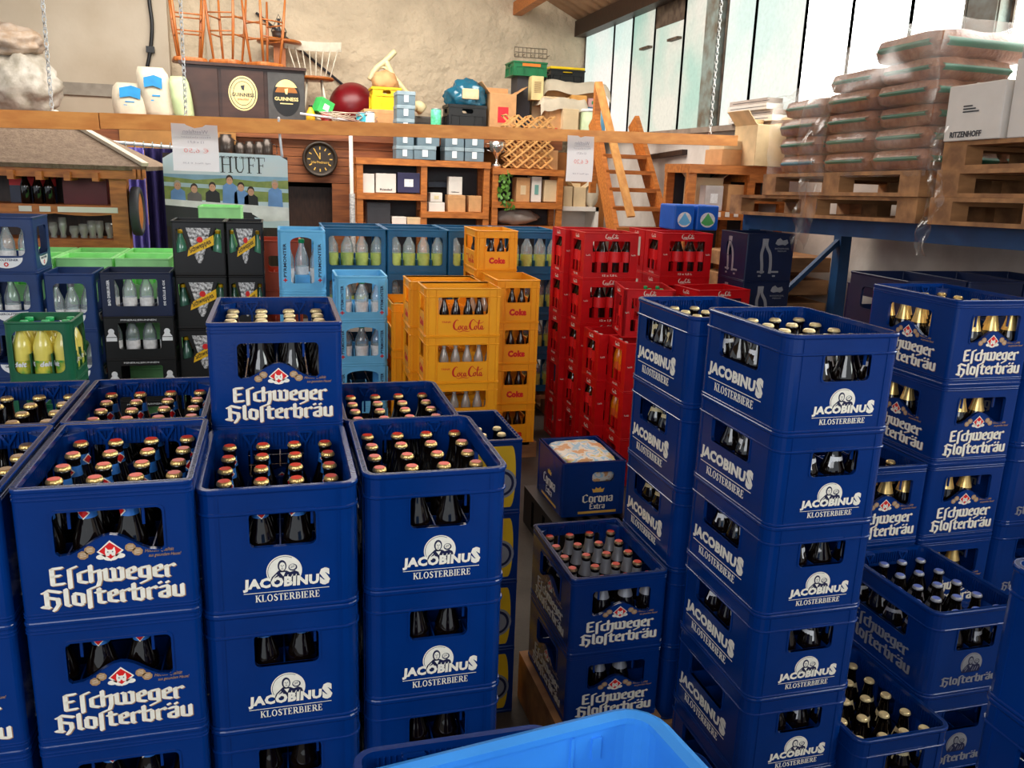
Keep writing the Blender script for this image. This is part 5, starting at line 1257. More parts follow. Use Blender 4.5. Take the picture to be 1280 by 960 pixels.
for px, m, lab, kw in (
 ((452, 217, 468, 241), CARDW, 'white gift carton on shelf beside the foil-wrapped pipe', dict(mark=None)), ((470, 217, 495, 241), CARDW, 'wide white gift carton left of the navy one', dict(marktext='Riedel')),
 ((497, 216, 525, 241), mat('navy_carton', (.2, .19, .33), .5), 'navy gift carton with pale emblem on shelf', dict(mark=LWHITE)), ((459, 253, 488, 280), DARKBOX, 'charcoal gift box with ring print', dict()),
 ((490, 271, 508, 281), CARDW, 'flat white carton beside the charcoal box', dict()), ((509, 272, 527, 281), CARDL, 'flat cream carton beside the flat white one', dict()),
 ((560, 244, 582, 265), CARD, 'brown carton under the white one on shelf', dict()), ((586, 245, 602, 265), CARD, 'brown carton at the shelf\'s end post', dict()),
 ((536, 253, 556, 265), CARDW, 'low white carton left of brown cartons', dict()), ((538, 241, 553, 252.5), CARDW, 'small printed white carton on low white carton', dict(mark=LCREAM)),
 ((535, 227, 558, 234), mat('dark_blue_box', (.1, .14, .2), .4), 'dark blue flat case behind small cartons', dict(flt=1))):
    flt = kw.pop('flt', 0); z = None
    carton(px, SY+.03+.12*flt, .2, m, lab, group=SH, **kw)
carton((561, 221, 578, 243.6), SY+.05, .12, CARDW, 'white carton standing on a brown carton', group=SH, marktext='Gläser')
for px, m, lab, kw in (((645, 222, 663, 252.5), CARD, 'brown carton with bottle outline on shelf', dict(mark=CARDL)), ((664, 221, 677.5, 252.5), CARDW, 'white carton with teal print between two cartons', dict(mark=mat('teal_print', (.45, .66, .62), .5))), ((680, 225, 697, 252.5), CARDL, 'grey beige carton at the right shelf post', dict())):
    carton(px, SY+.04, .2, m, lab, group=SH, **kw)
# grey archive boxes on the first shelf's top
zt = z1+.022
def grey(px, y, z, hgt, label, rz=0):
    a, b = at(px[0], 195, y=y), at(px[1], 195, y=y); w = b.x-a.x
    mb = MB(); mb.box((0, 0, hgt*.36), (w*.97, .3, hgt*.72)); o = mb.build('archive_box', GREYBOX, bevel=.004); o.location = ((a.x+b.x)/2, y+.15, z); o.rotation_euler.z = R_(rz)
    mb = MB(); mb.box((0, 0, hgt*.85), (w, .31, hgt*.28)); mb.build('lid', mat('grey_lid', (.56, .63, .66), .6), o, bevel=.004)
    mb = MB(); mb.box((0, -.153, hgt*.45), (w*.24, .006, hgt*.5)); mb.build('label_card', WHITE, o)
    tag(o, label, 'box', 'grey archive boxes on the shelf')
g0 = .145
for k in range(5): grey((495+.3*k, 517+.5*k), SY+.02, zt+g0*k, g0, f'grey archive box, {["lowest", "second from below", "middle", "second from top", "topmost"][k]} of the column above white cartons')
grey((519, 547), SY-.02, zt, .15, 'grey archive box slightly turned between two columns', -6); grey((521, 549), SY-.01, zt+.15, .14, 'grey archive box on top of the turned one', 2)
for k in range(2):
    grey((556, 580), SY+.02, zt+.15*k, .15, ['lower', 'upper'][k]+' grey archive box of the column next to the end column'); grey((581, 605), SY+.02, zt+.15*k, .15, ['lower', 'upper'][k]+' grey archive box of the end column near the trophy')
# trophy, lattice rack, ivy, sack
v = at(621, 207, y=SY+.1); o = empty('trophy_cup', (v.x, SY+.12, z2+.022)); k = (z2+.022); hh = at(621, 177, y=SY+.1).z-k
mb = MB(); mb.lathe([(.055, 0), (.055, hh*.12), (.03, hh*.16), (.014, hh*.25), (.018, hh*.4), (.04, hh*.52), (.085, hh*.7), (.1, hh), (.094, hh), (.078, hh*.72), (.03, hh*.55)], 20); mb.build('cup', mat('silver', (.85, .83, .8), .15, metal=.9), o)
for s in (-1, 1): mb = MB(); mb.tube([(s*.085, 0, hh*.92), (s*.14, 0, hh*.9), (s*.12, 0, hh*.66), (s*.06, 0, hh*.6)], .006, 6); mb.build('handle', MATS['silver'], o)
tag(o, 'silver two-handled trophy cup on the shelf', 'trophy')
o = empty('bottle_rack', (at(662, 200, y=SY+.05).x, SY+.06, z2+.022)); x0 = at(632, 180, y=SY+.06).x-o.location.x; x1 = at(692, 180, y=SY+.06).x-o.location.x; z_t = at(662, 146, y=SY+.06).z-o.location.z
nx, nz = 4, 5; cw, ch = (x1-x0)/nx, z_t/nz
for dy in (0, .2):
    mb = MB()
    for i in range(nx):
        for j in range(nz):
            a = (x0+i*cw, dy, j*ch+.01); b = (x0+(i+1)*cw, dy, j*ch+.01); t = (0, 0, ch)
            mb.bar(a, (b[0], dy, b[2]+ch), .014, .02, (0, 0, 1)); mb.bar((a[0], dy+.014, a[2]+ch), (b[0], dy+.014, b[2]), .014, .02)
    mb.build('lattice_slats', mat('light_wood', (.85, .64, .38), .5, var=.1), o)
mb = MB()
for i in range(nx+1):
    for j in range(nz+1): mb.tube([(x0+i*cw, -.01, j*ch+.01), (x0+i*cw, .22, j*ch+.01)], .009, 6)
mb.build('lattice_slats', MATS['light_wood'], o); tag(o, 'folding lattice wooden bottle rack on the shelf top', 'rack')
o = empty('ivy_plant', (at(634, 225, y=SY-.02).x, SY-.02, z2-.03)); mb = MB(); rnd = random.Random(4)
for i in range(70):
    z = -.42*rnd.random(); c = Vector((rnd.uniform(-.07, .08)+.05*math.sin(z*9), rnd.uniform(-.05, .05), z)); e = rnd.uniform(.018, .035); a = rnd.uniform(0, 6)
    u = Vector((math.cos(a), .4*rnd.uniform(-1, 1), math.sin(a)))*e; w = Vector((-math.sin(a), .3, math.cos(a)))*e*.7
    mb._f([mb.bm.verts.new(c-u), mb.bm.verts.new(c+w), mb.bm.verts.new(c+u), mb.bm.verts.new(c-w)])
mb.build('leaves', mat('ivy_leaf', (.32, .5, .16), .5, var=.3, scale=20), o, fix=False)
mb = MB(); mb.tube([(0, 0, .03), (.02, -.04, -.1), (-.01, -.04, -.25), (.02, -.03, -.42)], .004, 5); mb.build('stem', MATS['ivy_leaf'], o); tag(o, 'ivy trailing down the shelf post below the trophy', 'plant')
mb = MB(); mb.blob((0, 0, .09), (.28, .14, .1), 5, .25, 3, flat=.0); o = mb.build('fabric_bag', mat('grey_fabric', (.62, .58, .55), .9)); v = at(645, 281, y=SY+.1); o.location = (v.x, SY+.18, v.z); tag(o, 'crumpled grey fabric bag on the lowest visible shelf', 'bag')
# white shelf with cartons and cushion right of the second unit
v0, v1 = at(703, 258, y=SY+.1), at(748, 258, y=SY+.1); mb = MB(); mb.b2((v0.x, SY+.08, v0.z-.05), (v1.x, SY+.5, v0.z)); mb.b2((v0.x, SY+.45, 0), (v1.x, SY+.5, v0.z)); mb.b2((v1.x-.04, SY+.08, 0), (v1.x, SY+.5, v0.z)); o = mb.build('side_table', CARDW); tag(o, 'white side table beside the wooden steps', 'table'); zt3 = v0.z
carton((704, 233, 716, 254), SY+.15, .2, CARDL, 'cream carton nearest the shelf post on the white table', z=zt3, group=SH); carton((717, 234, 733, 255), SY+.15, .2, CARDL, 'open cream carton in the middle of the white table', z=zt3, group=SH, flaps=True)
mb = MB(); mb.blob((0, 0, .15), (.09, .07, .17), 2, .12, 3, flat=.0); o = mb.build('cushion', CLOTHW); v = at(739, 256, y=SY+.2); o.location = (v.x, SY+.22, zt3); tag(o, 'pale cushion leaning on the white table by the steps', 'cushion')
# back boards behind the steps
a, b = at(700, 230, y=10.5), at(800, 230, y=10.5); sbox('wall_brown_panel', (a.x-1.2, 10.45, 1.0), (b.x, 10.5, DZ-.17), mat('brown_panel', (.66, .42, .2), .7))

# ------------------------------------------------------------------ wooden steps
o = empty('wooden_steps', (3.3, 8.6, 0)); O = o.location.copy()
lt, lb, rt_, rb = at(742, 150, y=8.9), at(766, 286, y=8.15), at(792, 152, y=8.9), at(830, 286, y=8.15)
for a, b in ((lt, lb), (rt_, rb)):
    d = (b-a); e = b+d*((0-b.z)/d.z) if abs(d.z) > .01 else b
    mb = MB(); mb.bar(a-O, e-O, .05, .2, (0, -1, .9)); mb.build('stringer', OAK, o)
for k, pz in enumerate((197, 217, 239, 262, 287)):
    s = (pz-150)/136.0; a = lt.lerp(lb, s); b = rt_.lerp(rb, s); mb = MB(); mb.b2((a.x-O.x-.01, a.y-O.y-.12, b.z-O.z-.02), (b.x-O.x+.02, a.y-O.y+.12, b.z-O.z+.02)); mb.build('tread', OAK, o)
mb = MB(); a = at(749, 105, y=8.95); mb.b2((a.x-O.x-.035, 8.95-O.y, 1.6), (a.x-O.x+.035, 9.01-O.y, a.z)); mb.build('post', OAK, o)
tag(o, 'steep open wooden steps leading to the storage loft', 'stairs')
a, b = at(748, 103, y=8.75), at(789, 271, y=7.95); mb = MB(); mb.bar(a, b, .08, .03, (0, -1, .3)); d = b-a; tag(mb.build('loose_plank', mat('fresh_plank', (.85, .62, .35), .6, scale=3, stretch=(6, 6, 1), col2=(.75, .5, .26))), 'loose pale plank leaning across the wooden steps', 'plank')
mb = MB(); p, q = at(808, 197, x=XR-.03), at(856, 190, x=XR-.03); mb.bar(p, q, .06, .05); tag(mb.build('wall_bracket', DARKW), 'dark wooden batten fixed to the whitewashed wall', 'batten')
# ------------------------------------------------------------------ things stored on the loft
LY = 10.35
def onloft(px, y=LY): v = at(px, 150, y=y); return Vector((v.x, y, DZ))
def hpx(px, py, y=LY): return at(px, py, y=y).z-DZ
PLASTIC = clear('milky_plastic', (.80, .78, .72), .35, .25)
# big plastic sack at the left
o = empty('plastic_sack', onloft(18))
mb = MB(); mb.blob((0, .25, .3), (.42, .3, .36), 2, .22, 4, freq=2.5, flat=.0); mb.build('sack_body', mat('grey_sack', (.62, .59, .53), .45, col2=(.78, .75, .70), scale=9, bump=.5, bscale=14), o)
mb = MB(); mb.blob((-.02, .22, .72), (.33, .26, .17), 9, .25, 4, freq=2.5); mb.build('sack_fold', mat('tan_sack', (.66, .56, .46), .45, col2=(.74, .68, .62), scale=9, bump=.5, bscale=14), o)
tag(o, 'bulging grey plastic sack on the loft at the left edge', 'sack')
def paper_sack(px, ptop, w, label, lean, m, prints=True, y=LY):
    o = empty('paper_sack', onloft(px, y)); h = hpx(px, ptop, y); mb = MB(); rings = []
    for k in range(9):
        t = k/8; ww = w*(.5+.06*math.sin(t*3.1)) if k < 8 else w*.42; dd = .13*(1-t**3)+.015; rings.append([mb.bm.verts.new((lean*t*h+x*ww, y_*dd, t*h)) for x, y_ in ((-1, -.6), (-.5, -1), (.5, -1), (1, -.6), (1, .6), (.5, 1), (-.5, 1), (-1, .6))])
    for a, b in zip(rings, rings[1:]):
        for i in range(8): mb._f([a[i], a[(i+1) % 8], b[(i+1) % 8], b[i]], True)
    mb._f(rings[0][::-1]); mb._f(rings[-1]); mb.build('sack_body', m, o)
    if prints:
        p = MB(); M = MX @ MT(0, 0, .137); r = MT(lean*h*.7, h*.68)
        p.flat([[(-w*.3, -.05), (0, -.03), (w*.3, -.06), (w*.32, .05), (w*.05, .08), (-w*.3, .05)]], [], 0, .003, M @ r); p.build('blue_print', mat('sack_print', (.15, .55, .78), .5), o); p = MB(); p.b2((lean*h*.4-w*.15, h*.42, 0), (lean*h*.4+w*.12, h*.45, .003), M); p.b2((lean*h*.4-w*.2, h*.32, 0), (lean*h*.4-w*.1, h*.35, .003), M)
        p.build('blue_print', mat('sack_print', (.15, .55, .78), .5), o)
    return tag(o, label, 'sack', 'paper sacks on the loft')
paper_sack(167, 104, .34, 'upright white paper sack with blue print, the left of two', 0, CLOTHW)
paper_sack(205, 85, .30, 'white paper sack with blue print leaning beside the dark cabinet', -.2, CLOTHW, y=LY-.02)
paper_sack(232, 96, .18, 'limp pale green bag against the dark cabinet', -.12, mat('pale_green_bag', (.72, .78, .58), .6), False, y=LY-.1)
# dark cabinet with round beer signs
x0, x1 = onloft(231).x, onloft(382).x; ch = hpx(300, 84); o = empty('dark_cabinet', (x0, LY, DZ)); W = x1-x0
CAB = mat('cabinet_brown', (.27, .17, .13), .35, scale=3, col2=(.2, .12, .09), stretch=(1, 1, 3))
mb = MB(); mb.b2((0, .03, 0), (W, .5, ch)); mb.build('body', CAB, o)
mb = MB(); mb.b2((-.03, -.03, ch), (W+.02, .52, ch+.03)); mb.build('top', CAB, o)
for k, (a, b) in enumerate(((.01, .28), (.31, .655), (.69, .995))):
    mb = MB(); mb.b2((W*a, .0, .03), (W*b, .028, ch-.03)); d = mb.build('door', [CAB, CAB, mat('glass_door', (.30, .29, .28), .12)][k], o)
    if k:
        cx = W*(a+b)/2; cz = ch*.5; p = MB()
        if k == 1:
            p.mi = 0; p.prism(ellipse(cx, cz+.02, .155, .185, 32), 0, .003, MX); p.mi = 1; p.flat([ellipse(cx, cz+.02, .14, .168, 32)], [ellipse(cx, cz+.02, .132, .16, 32)], .003, .005, MX)
            p.flat([ellipse(cx, cz+.02, .105, .13, 32)], [ellipse(cx, cz+.02, .1, .124, 32)], .003, .005, MX); text_box(p, 'GUINNESS', cx-.12, cx+.12, cz-.015, cz+.025, MX, .004, .006, .02)
            p.prism([(cx-.025, cz+.1), (cx+.02, cz+.11), (cx+.012, cz+.05), (cx-.012, cz+.06)], .004, .006, MX); p.mi = 2; text_box(p, 'EXTRA STOUT', cx-.06, cx+.06, cz-.055, cz-.035, MX, .004, .006)
        else:
            p.mi = 3; p.prism(ellipse(cx, cz, .15, .2, 32), 0, .003, MX); p.mi = 0; p.prism([(cx+.145*math.cos(R_(t)), cz+.195*math.sin(R_(t))) for t in range(35, 146, 10)], .003, .005, MX)
            p.mi = 4; p.prism([(cx+.13*math.cos(R_(t)), cz+.155*math.sin(R_(t))) for t in range(20, 161, 10)], .0025, .0045, MX)
            p.mi = 0; text_box(p, 'GUINNESS', cx-.13, cx+.13, cz-.035, cz+.005, MX, .005, .007, .03); p.prism([(cx-.02, cz+.09), (cx+.02, cz+.1), (cx+.01, cz+.035), (cx-.01, cz+.04)], .005, .007, MX); p.b2((cx-.07, cz-.07, .005), (cx+.07, cz-.06, .006), MX)
        p.build('round_sign', [mat('sign_cream', (.90, .82, .56), .4), DARKBOX, PRINTRED, BLACK, mat('sign_amber', (.62, .38, .15), .4)], d)
tag(o, 'dark brown cabinet with round beer signs on its doors', 'cabinet')
CHW = mat('chair_wood', (.72, .42, .18), .4, scale=5, stretch=(6, 6, 1), col2=(.62, .33, .13))
def stool(px0, px1, loc, label, upside=False, back=True, h=.75, yaw=0, tilt=0):
    """turned-leg wooden chair; upside puts its seat down and legs up"""
    o = empty('wooden_chair', loc); o.scale = (.86, .86, .95)
    T = Matrix.Rotation(R_(yaw), 4, 'Z') @ (MT(0, 0, h*.6) @ Matrix.Rotation(math.pi, 4, 'X') if upside else Matrix()) @ Matrix.Rotation(R_(tilt), 4, 'Y')
    mb = MB(); mb.sweep([(0, h*.56), (.012, h*.575), (.012, h*.59), (0, h*.6), (-.17, h*.6), (-.17, h*.56)], .4, .38, .1, T); mb.box((0, 0, h*.58), (.1, .1, .02), M=T); mb.build('seat', CHW, o)
    for sx in (-1, 1):
        for sy in (-1, 1):
            mb = MB(); mb.tube([(sx*.13, sy*.13, h*.57), (sx*.17, sy*.16, h*.3), (sx*.2, sy*.19, 0)], [.014, .02, .013], 8, M=T); mb.build('leg', CHW, o)
    for z, k in ((.2, .17), (.34, .16)):
        mb = MB()
        for sy in (-1, 1): mb.tube([(-k, sy*k, h*z), (k, sy*k, h*z)], .009, 6, M=T)
        mb.tube([(-k, -k, h*z+.03), (-k, k, h*z+.03)], .009, 6, M=T); mb.tube([(k, -k, h*z+.03), (k, k, h*z+.03)], .009, 6, M=T); mb.build('stretcher', CHW, o)
    if back:
        for sx in (-1, 1): mb = MB(); mb.tube([(sx*.16, .17, h*.58), (sx*.18, .22, h*.9), (sx*.19, .28, h*1.2)], .014, 8, M=T); mb.build('back_post', CHW, o)
        for z in (1.17, .98, .8): mb = MB(); mb.tube([(-.18, .22+(z-.9)*.2, h*z), (0, .25+(z-.9)*.2, h*z), (.18, .22+(z-.9)*.2, h*z)], .013, 6, M=T); mb.build('back_rail', CHW, o)
    return tag(o, label, 'chair', 'wooden chairs stacked on the cabinet')
ct = DZ+ch+.031
stool(0, 0, (onloft(239).x, LY+.23, ct), 'wooden stool turned legs up near the hanging chain', True, False, 1.3, 10)
stool(0, 0, (onloft(287).x, LY+.26, ct), 'wooden stool turned legs up in the middle of the cabinet top', True, False, 1.42, -24)
stool(0, 0, (onloft(334).x, LY+.24, ct), 'wooden stool turned legs up next to the small round table', True, False, 1.3, 38)
o = empty('round_table', (onloft(352, LY+1.03).x, LY+1.03, DZ)); th = hpx(360, 51, LY+.98)
mb = MB(); mb.lathe([(.0, th-.035), (.26, th-.035), (.27, th-.02), (.26, th)], 24); mb.build('tabletop', CHW, o); mb = MB(); mb.box((0, 0, th*.5), (.14, .14, th-.04)); mb.build('pedestal', CHW, o); mb = MB(); mb.lathe([(.2, 0), (.2, .03), (.05, .06)], 20); mb.build('foot', CHW, o)
tag(o, 'small round pedestal table standing behind the dark cabinet', 'table')
o = empty('candle_basket', (onloft(352, LY+1.03).x, LY+1.03, DZ+th)); mb = MB(); mb.lathe([(.07, 0), (.09, .1), (.08, .1), (.065, .02)], 12); mb.build('basket', DARKW, o); mb = MB(); mb.lathe([(.03, .02), (.035, .1), (.012, .16), (.02, .25)], 10); mb.tube([(-.09, 0, .1), (0, 0, .3), (.09, 0, .1)], .006, 6); mb.build('candlestick', DARKBOX, o); tag(o, 'small dark basket with candlestick on the round table', 'basket')
# white spindle-back chair with wooden seat
o = empty('spindle_chair', (onloft(394, LY+.78).x, LY+.78, DZ)); h = hpx(395, 97, LY+.78); WP = mat('white_paint', (.85, .82, .74), .5)
mb = MB(); mb.lathe([(.0, h-.035), (.22, h-.035), (.24, h-.015), (.23, h)], 24); mb.build('seat', CHW, o)
for k in range(4): a = R_(45+90*k); mb = MB(); mb.tube([(.12*math.cos(a), .12*math.sin(a), h-.03), (.23*math.cos(a), .23*math.sin(a), 0)], [.013, .02], 8); mb.build('leg', WP, o)
bh = h+.42
for k in range(8): t = -1+2*k/7; mb = MB(); mb.tube([(.19*t, .1+.1*(1-t*t), h), (.3*t, .16+.14*(1-t*t), bh-.06)], .008, 6); mb.build('spindle', WP, o)
mb = MB(); P = [(.34*t/5, .16+.14*(1-t*t/25), bh-.03) for t in range(-5, 6)]
for a, b in zip(P, P[1:]): mb.bar(a, b, .022, .11)
mb.build('back_rail', WP, o); tag(o, 'white spindle-back chair with wooden seat behind the cabinet', 'chair')
mb = MB(); a, b = at(320, 16, y=YB-.04), at(437, 113, y=YB-.04); mb.tube([a, b], .016, 8); o = mb.build('broom_stick', DARKBOX); tag(o, 'long dark broom stick leaning across the loft', 'stick')
o = empty('exercise_ball', onloft(441, LY+.95)); r = (hpx(437, 113, LY+.95))*.6; mb = MB(); mb.lathe([(max(.001, r*math.sin(math.pi*k/16)), r-r*math.cos(math.pi*k/16)) for k in range(17)], 28); mb.build('ball', mat('ball_red', (.46, .05, .09), .35), o); tag(o, 'dark red ball on the loft behind the clutter', 'ball')
o = carton((391, 118, 410, 138), LY-.1, .16, mat('green_carton', (.25, .72, .35), .5), 'green carton tilted beside the cabinet glass door', mark=LWHITE, rz=25); o.rotation_euler.y = R_(24); o.location.z = DZ+.13
b_ = soft_bottle('spray_bottle', .22, .05, mat('yellow_bottle', (.92, .72, .1), .4), None, None, BLACK); b_.location = (onloft(388).x, LY-.1, DZ); tag(b_, 'small yellow bottle below the tilted green carton', 'bottle')
# low clutter behind the beam: tray with cans, cables and lamp
rnd = random.Random(11)
for k, (px, pt, c, lab) in enumerate(((452, 142, (.2, .55, .6), 'teal can with white stripe among the loft clutter'), (462, 141, (.88, .86, .75), 'white and green can right of the teal can'), (408, 141, (.55, .12, .1), 'small dark red tin left in the loft clutter'), (545, 137, (.3, .7, .5), 'green patterned tin before the dark suitcase'))):
    v = onloft(px, LY-.12); hh = max(.12, hpx(px, pt, LY-.12)); mb = MB(); mb.lathe([(.06, 0), (.062, .01), (.062, hh-.01), (.055, hh)], 16); o = mb.build('tin_can', mat('can%d' % k, c, .35, col2=tuple(min(1, q*1.5) for q in c), scale=30)); o.location = v
    mb = MB(); mb.lathe([(.058, hh), (.06, hh+.012), (.05, hh+.012)], 16); mb.build('lid', LGREY, o); tag(o, lab, 'can')
mb = MB()
for k in range(14):
    P = [Vector((rnd.uniform(-.35, .35), rnd.uniform(-.12, .1), rnd.uniform(.01, .16))) for _ in range(4)]; mb.tube([Vector(p) for p in spline([tuple(q) for q in P], 4)], .006, 5)
o = mb.build('cable_tangle', mat('pale_cable', (.82, .76, .66), .5, col2=(.5, .3, .25), scale=4)); o.location = onloft(435, LY-.12); o['kind'] = 'stuff'; o['label'] = 'tangle of pale cables and straps on the loft edge'; o['category'] = 'cables'
mb = MB(); mb.tube([(-.5, 0, .1), (.35, .05, .03)], .014, 6); o = mb.build('curtain_rail', LWHITE); o.location = onloft(432, LY-.2); o.location.z += .02; tag(o, 'white rail lying in front of the red ball', 'rail')
# yellow crate with crumpled cardboard, folding garden chair on it
def wall_crate(name, px, y, D, m, label, open_=(), mcol=None, z=DZ):
    x, zb, w, h = extent(*px, y); h += zb-z; mb = MB(); hole = rrect(0, h*.78, w*.3, h*.16, h*.07); 
    shell(mb, w, D, h, .01, .01, [hole], [hole], .008)
    for f in ('front', 'left', 'right', 'back'):
        WW = w if f in ('front', 'back') else D; M = face_M(f, w, D); mb.b2((-WW/2, h*.9, 0), (WW/2, h, .012), M); mb.b2((-WW/2, 0, 0), (WW/2, h*.08, .01), M)
        for u in (-.42, -.2, .2, .42): mb.b2((WW*u-.006, h*.08, 0), (WW*u+.006, h*.62, .01), M)
        mb.b2((-WW*.42, h*.6, 0), (WW*.42, h*.64, .01), M)
    o = mb.build(name, m); o.location = (x, y+D/2, z); return tag(o, label, 'crate'), w, h
cb = carton((455, 137, 503, 150), LY+.02, .42, CARD, 'flat cardboard box under the yellow crate', z=DZ)
zc = DZ+at(480, 137, y=LY+.02).z-DZ
yc, yw, yh = wall_crate('plastic_crate', (466, 109, 501, 137), LY+.04, .36, mat('bright_yellow', (.96, .80, .08), .4), 'bright yellow plastic crate on flat cardboard on the loft', z=zc)
mb = MB(); mb.blob((0, 0, .05), (yw*.48, .17, .15), 4, .3, 3, flat=.0); o = mb.build('crumpled_cardboard', CARD); o.location = yc.location+Vector((0, 0, yh)); tag(o, 'crumpled brown cardboard heaped in the yellow crate', 'cardboard')
o = empty('garden_chair', onloft(500, LY+.55)); PL = mat('cream_plastic', (.86, .80, .62), .45)
P0 = lambda px, py, dy=0: at(px, py, y=LY+.5+dy)-o.location
for dy, nm in ((0, 'frame'), (.3, 'frame')):
    mb = MB(); mb.tube(spline([tuple(P0(*q, dy)) for q in ((462, 100), (470, 86), (482, 76), (494, 64))], 4), .035, 8); mb.tube(spline([tuple(P0(*q, dy)) for q in ((482, 76), (492, 96), (510, 118), (526, 142))], 4), .035, 8); mb.tube(spline([tuple(P0(*q, dy)) for q in ((466, 92), (478, 84), (490, 92))], 4), .016, 8); mb.build(nm, PL, o)
mb = MB()
for t in range(7):
    q = Vector(P0(492, 96)).lerp(Vector(P0(514, 124)), t/6); mb.bar(q, q+Vector((0, .3, 0)), .02, .012)
mb.build('seat_slats', PL, o); mb = MB(); mb.tube(spline([tuple(P0(*q, -.05)) for q in ((514, 140), (521, 132), (530, 138))], 4), [.02, .03, .04, .05, .06, .07, .07, .07, .06][:9], 8); mb.build('armrest', PL, o)
tag(o, 'cream plastic garden chair lying folded over the yellow crate', 'chair')
x, zb, w, h = extent(500, 129, 556, 152, LY+.8); mb = MB(); mb.box((0, 0, h/2), (w, .2, h)); o = mb.build('suitcase', mat('suitcase_grey', (.35, .33, .30), .5), bevel=.02); o.location = (x, LY+.95, DZ)
mb = MB(); mb.b2((-w/2-.003, -.102, h*.62), (w/2+.003, .102, h*.65)); mb.build('seam_band', DARKBOX, o); mb = MB(); mb.tube([(-.07, -.11, h*.55), (-.06, -.14, h*.5), (.06, -.14, h*.5), (.07, -.11, h*.55)], .01, 6); mb.build('handle', DARKBOX, o); tag(o, 'grey brown suitcase at the wall behind the garden chair', 'suitcase')
o, bw, bh_ = wall_crate('plastic_crate', (561, 131, 608, 152), LY+.02, .38, BLACK, 'black slatted plastic crate heaped with a blue bag')
mb = MB(); mb.blob((0, 0, .1), (bw*.56, .24, .2), 8, .25, 4, freq=2.4, flat=.0); b_ = mb.build('plastic_bag', clear('blue_film', (.22, .60, .74), .3, .12)); b_.location = o.location+Vector((.02, 0, bh_)); tag(b_, 'shiny blue plastic bag bulging over the black crate', 'bag')
mb = MB(); mb.box((0, 0, 0), (.2, .12, .12)); c = mb.build('cream_carton', CARDL, bevel=.01); c.location = o.location+Vector((.02, -.2, bh_+.12)); c.name = 'small_box'; mb = MB(); mb.b2((-.07, -.062, -.03), (.07, -.06, .02)); mb.build('printed_label', LCREAM, c); tag(c, 'cream box tucked into the blue bag', 'box')
for px, y, D, m, lab, kw in (((612, 117, 646, 152), LY, .36, CARD, 'brown carton with open flaps and red sticker on the loft', dict(flaps=True, mark=mat('red_sticker', (.88, .15, .2), .5))), ((645, 94, 664, 152), LY+.25, .3, DARKBOX, 'tall charcoal carton carrying the green crate', dict()),
 ((664, 95, 680, 125), LY+.1, .2, mat('cream_case', (.90, .82, .58), .5), 'upright cream fan heater with slots', dict(lid=False)), ((686, 128, 712, 152), LY+.02, .34, CARD, 'brown carton under a white cloth cover', dict()), ((704, 136, 724, 152), LY-.08, .2, CARDL, 'pale yellow carton at the end of the loft', dict()),
 ((714, 119, 734, 137), LY+.15, .3, mat('honey_carton', (.85, .62, .32), .7), 'honey-coloured carton beneath the draped cloth', dict()), ((682, 106, 745, 122), LY+.35, .4, CARD, 'wide brown carton draped with pale cloth', dict()), ((676, 121, 712, 131), LY+.1, .3, CARDL, 'flat open cream carton on top of the covered one', dict())):
    o = carton(px, y, D, m, lab, z=None if px[3] < 150 else DZ, **kw)
    if px[0] == 664:
        w = o.dimensions.x; h = o.dimensions.z; mb = MB()
        for k in range(9): mb.b2((-w*.28, -D/2-.004, h*(.3+.055*k)), (w*.28, -D/2, h*(.325+.055*k)))
        mb.build('air_slots', TAN, o); o.name = 'fan_heater'; o['category'] = 'heater'
# support cartons for the upper pile
for px, y, D, lab in (((664, 125, 712, 152), LY+.36, .3, 'hidden cream carton holding the fan heater'), ((712, 121, 748, 152), LY+.36, .4, 'pale carton holding the draped pile')): carton(px, y, D, CARDL, lab, z=DZ)
g, gw, gh = wall_crate('plastic_crate', (642, 77, 684, 95), LY+.2, .4, mat('crate_green', (.06, .42, .24), .45), 'green plastic crate with orange rim on the charcoal carton', z=at(660, 95, y=LY+.2).z)
mb = MB(); mb.b2((-gw*.25, -.216, gh*.66), (gw*.3, -.212, gh*.86)); mb.build('orange_print', mat('orange_print', (.86, .48, .14), .5), g)
o, fw, fh = wall_crate('folding_crate', (688, 87, 731, 106), LY+.4, .34, BLACK, 'black folding crate with yellow rim on the draped carton', z=at(700, 106, y=LY+.4).z)
mb = MB(); ring(mb, fw, .34, .01, fh, fh+.03, .008, .02); mb.build('yellow_rim', mat('bright_yellow', (.96, .8, .08)), o)
for (c, sz, sd, lab) in (((700, 128, LY+.17), (.3, .2, .05), 3, 'white cloth spread over the brown carton'), ((712, 108, LY+.5), (.45, .3, .05), 6, 'pale cloth draped over the wide carton')):
    v = at(c[0], c[1], y=c[2]); mb = MB()
    mb.cloth(lambda u, w: (sz[0]*(2*u-1)*1.02, sz[1]*(2*w-1)*1.05, .03+.02*math.sin(u*11+sd)*math.cos(w*7)-(.14*max(0, abs(2*w-1)-.86)/.14 if w < .5 else 0)-.08*max(0, abs(2*u-1)-.88)/.12), 28, 24)
    o = mb.build('cloth_cover', CLOTHW, fix=False); o.location = (v.x, c[2], v.z); tag(o, lab, 'cloth')
v = onloft(738, LY-.02); hh = hpx(738, 138, LY); mb = MB(); mb.lathe([(.13, 0), (.135, .02), (.13, hh*.95), (.12, hh)], 24); o = mb.build('pale_drum', mat('drum_green', (.80, .86, .70), .5)); o.location = v; mb = MB(); mb.lathe([(.138, hh*.93), (.14, hh), (.12, hh+.012)], 24); mb.build('lid', LWHITE, o); tag(o, 'pale green round drum at the head of the steps', 'drum')
carton((735, 123, 750, 134), LY+.25, .2, mat('pink_pack', (.93, .74, .74), .6), 'pink and white pack on the pale drum\'s far side', mark=mat('green_print', (.2, .6, .4)))
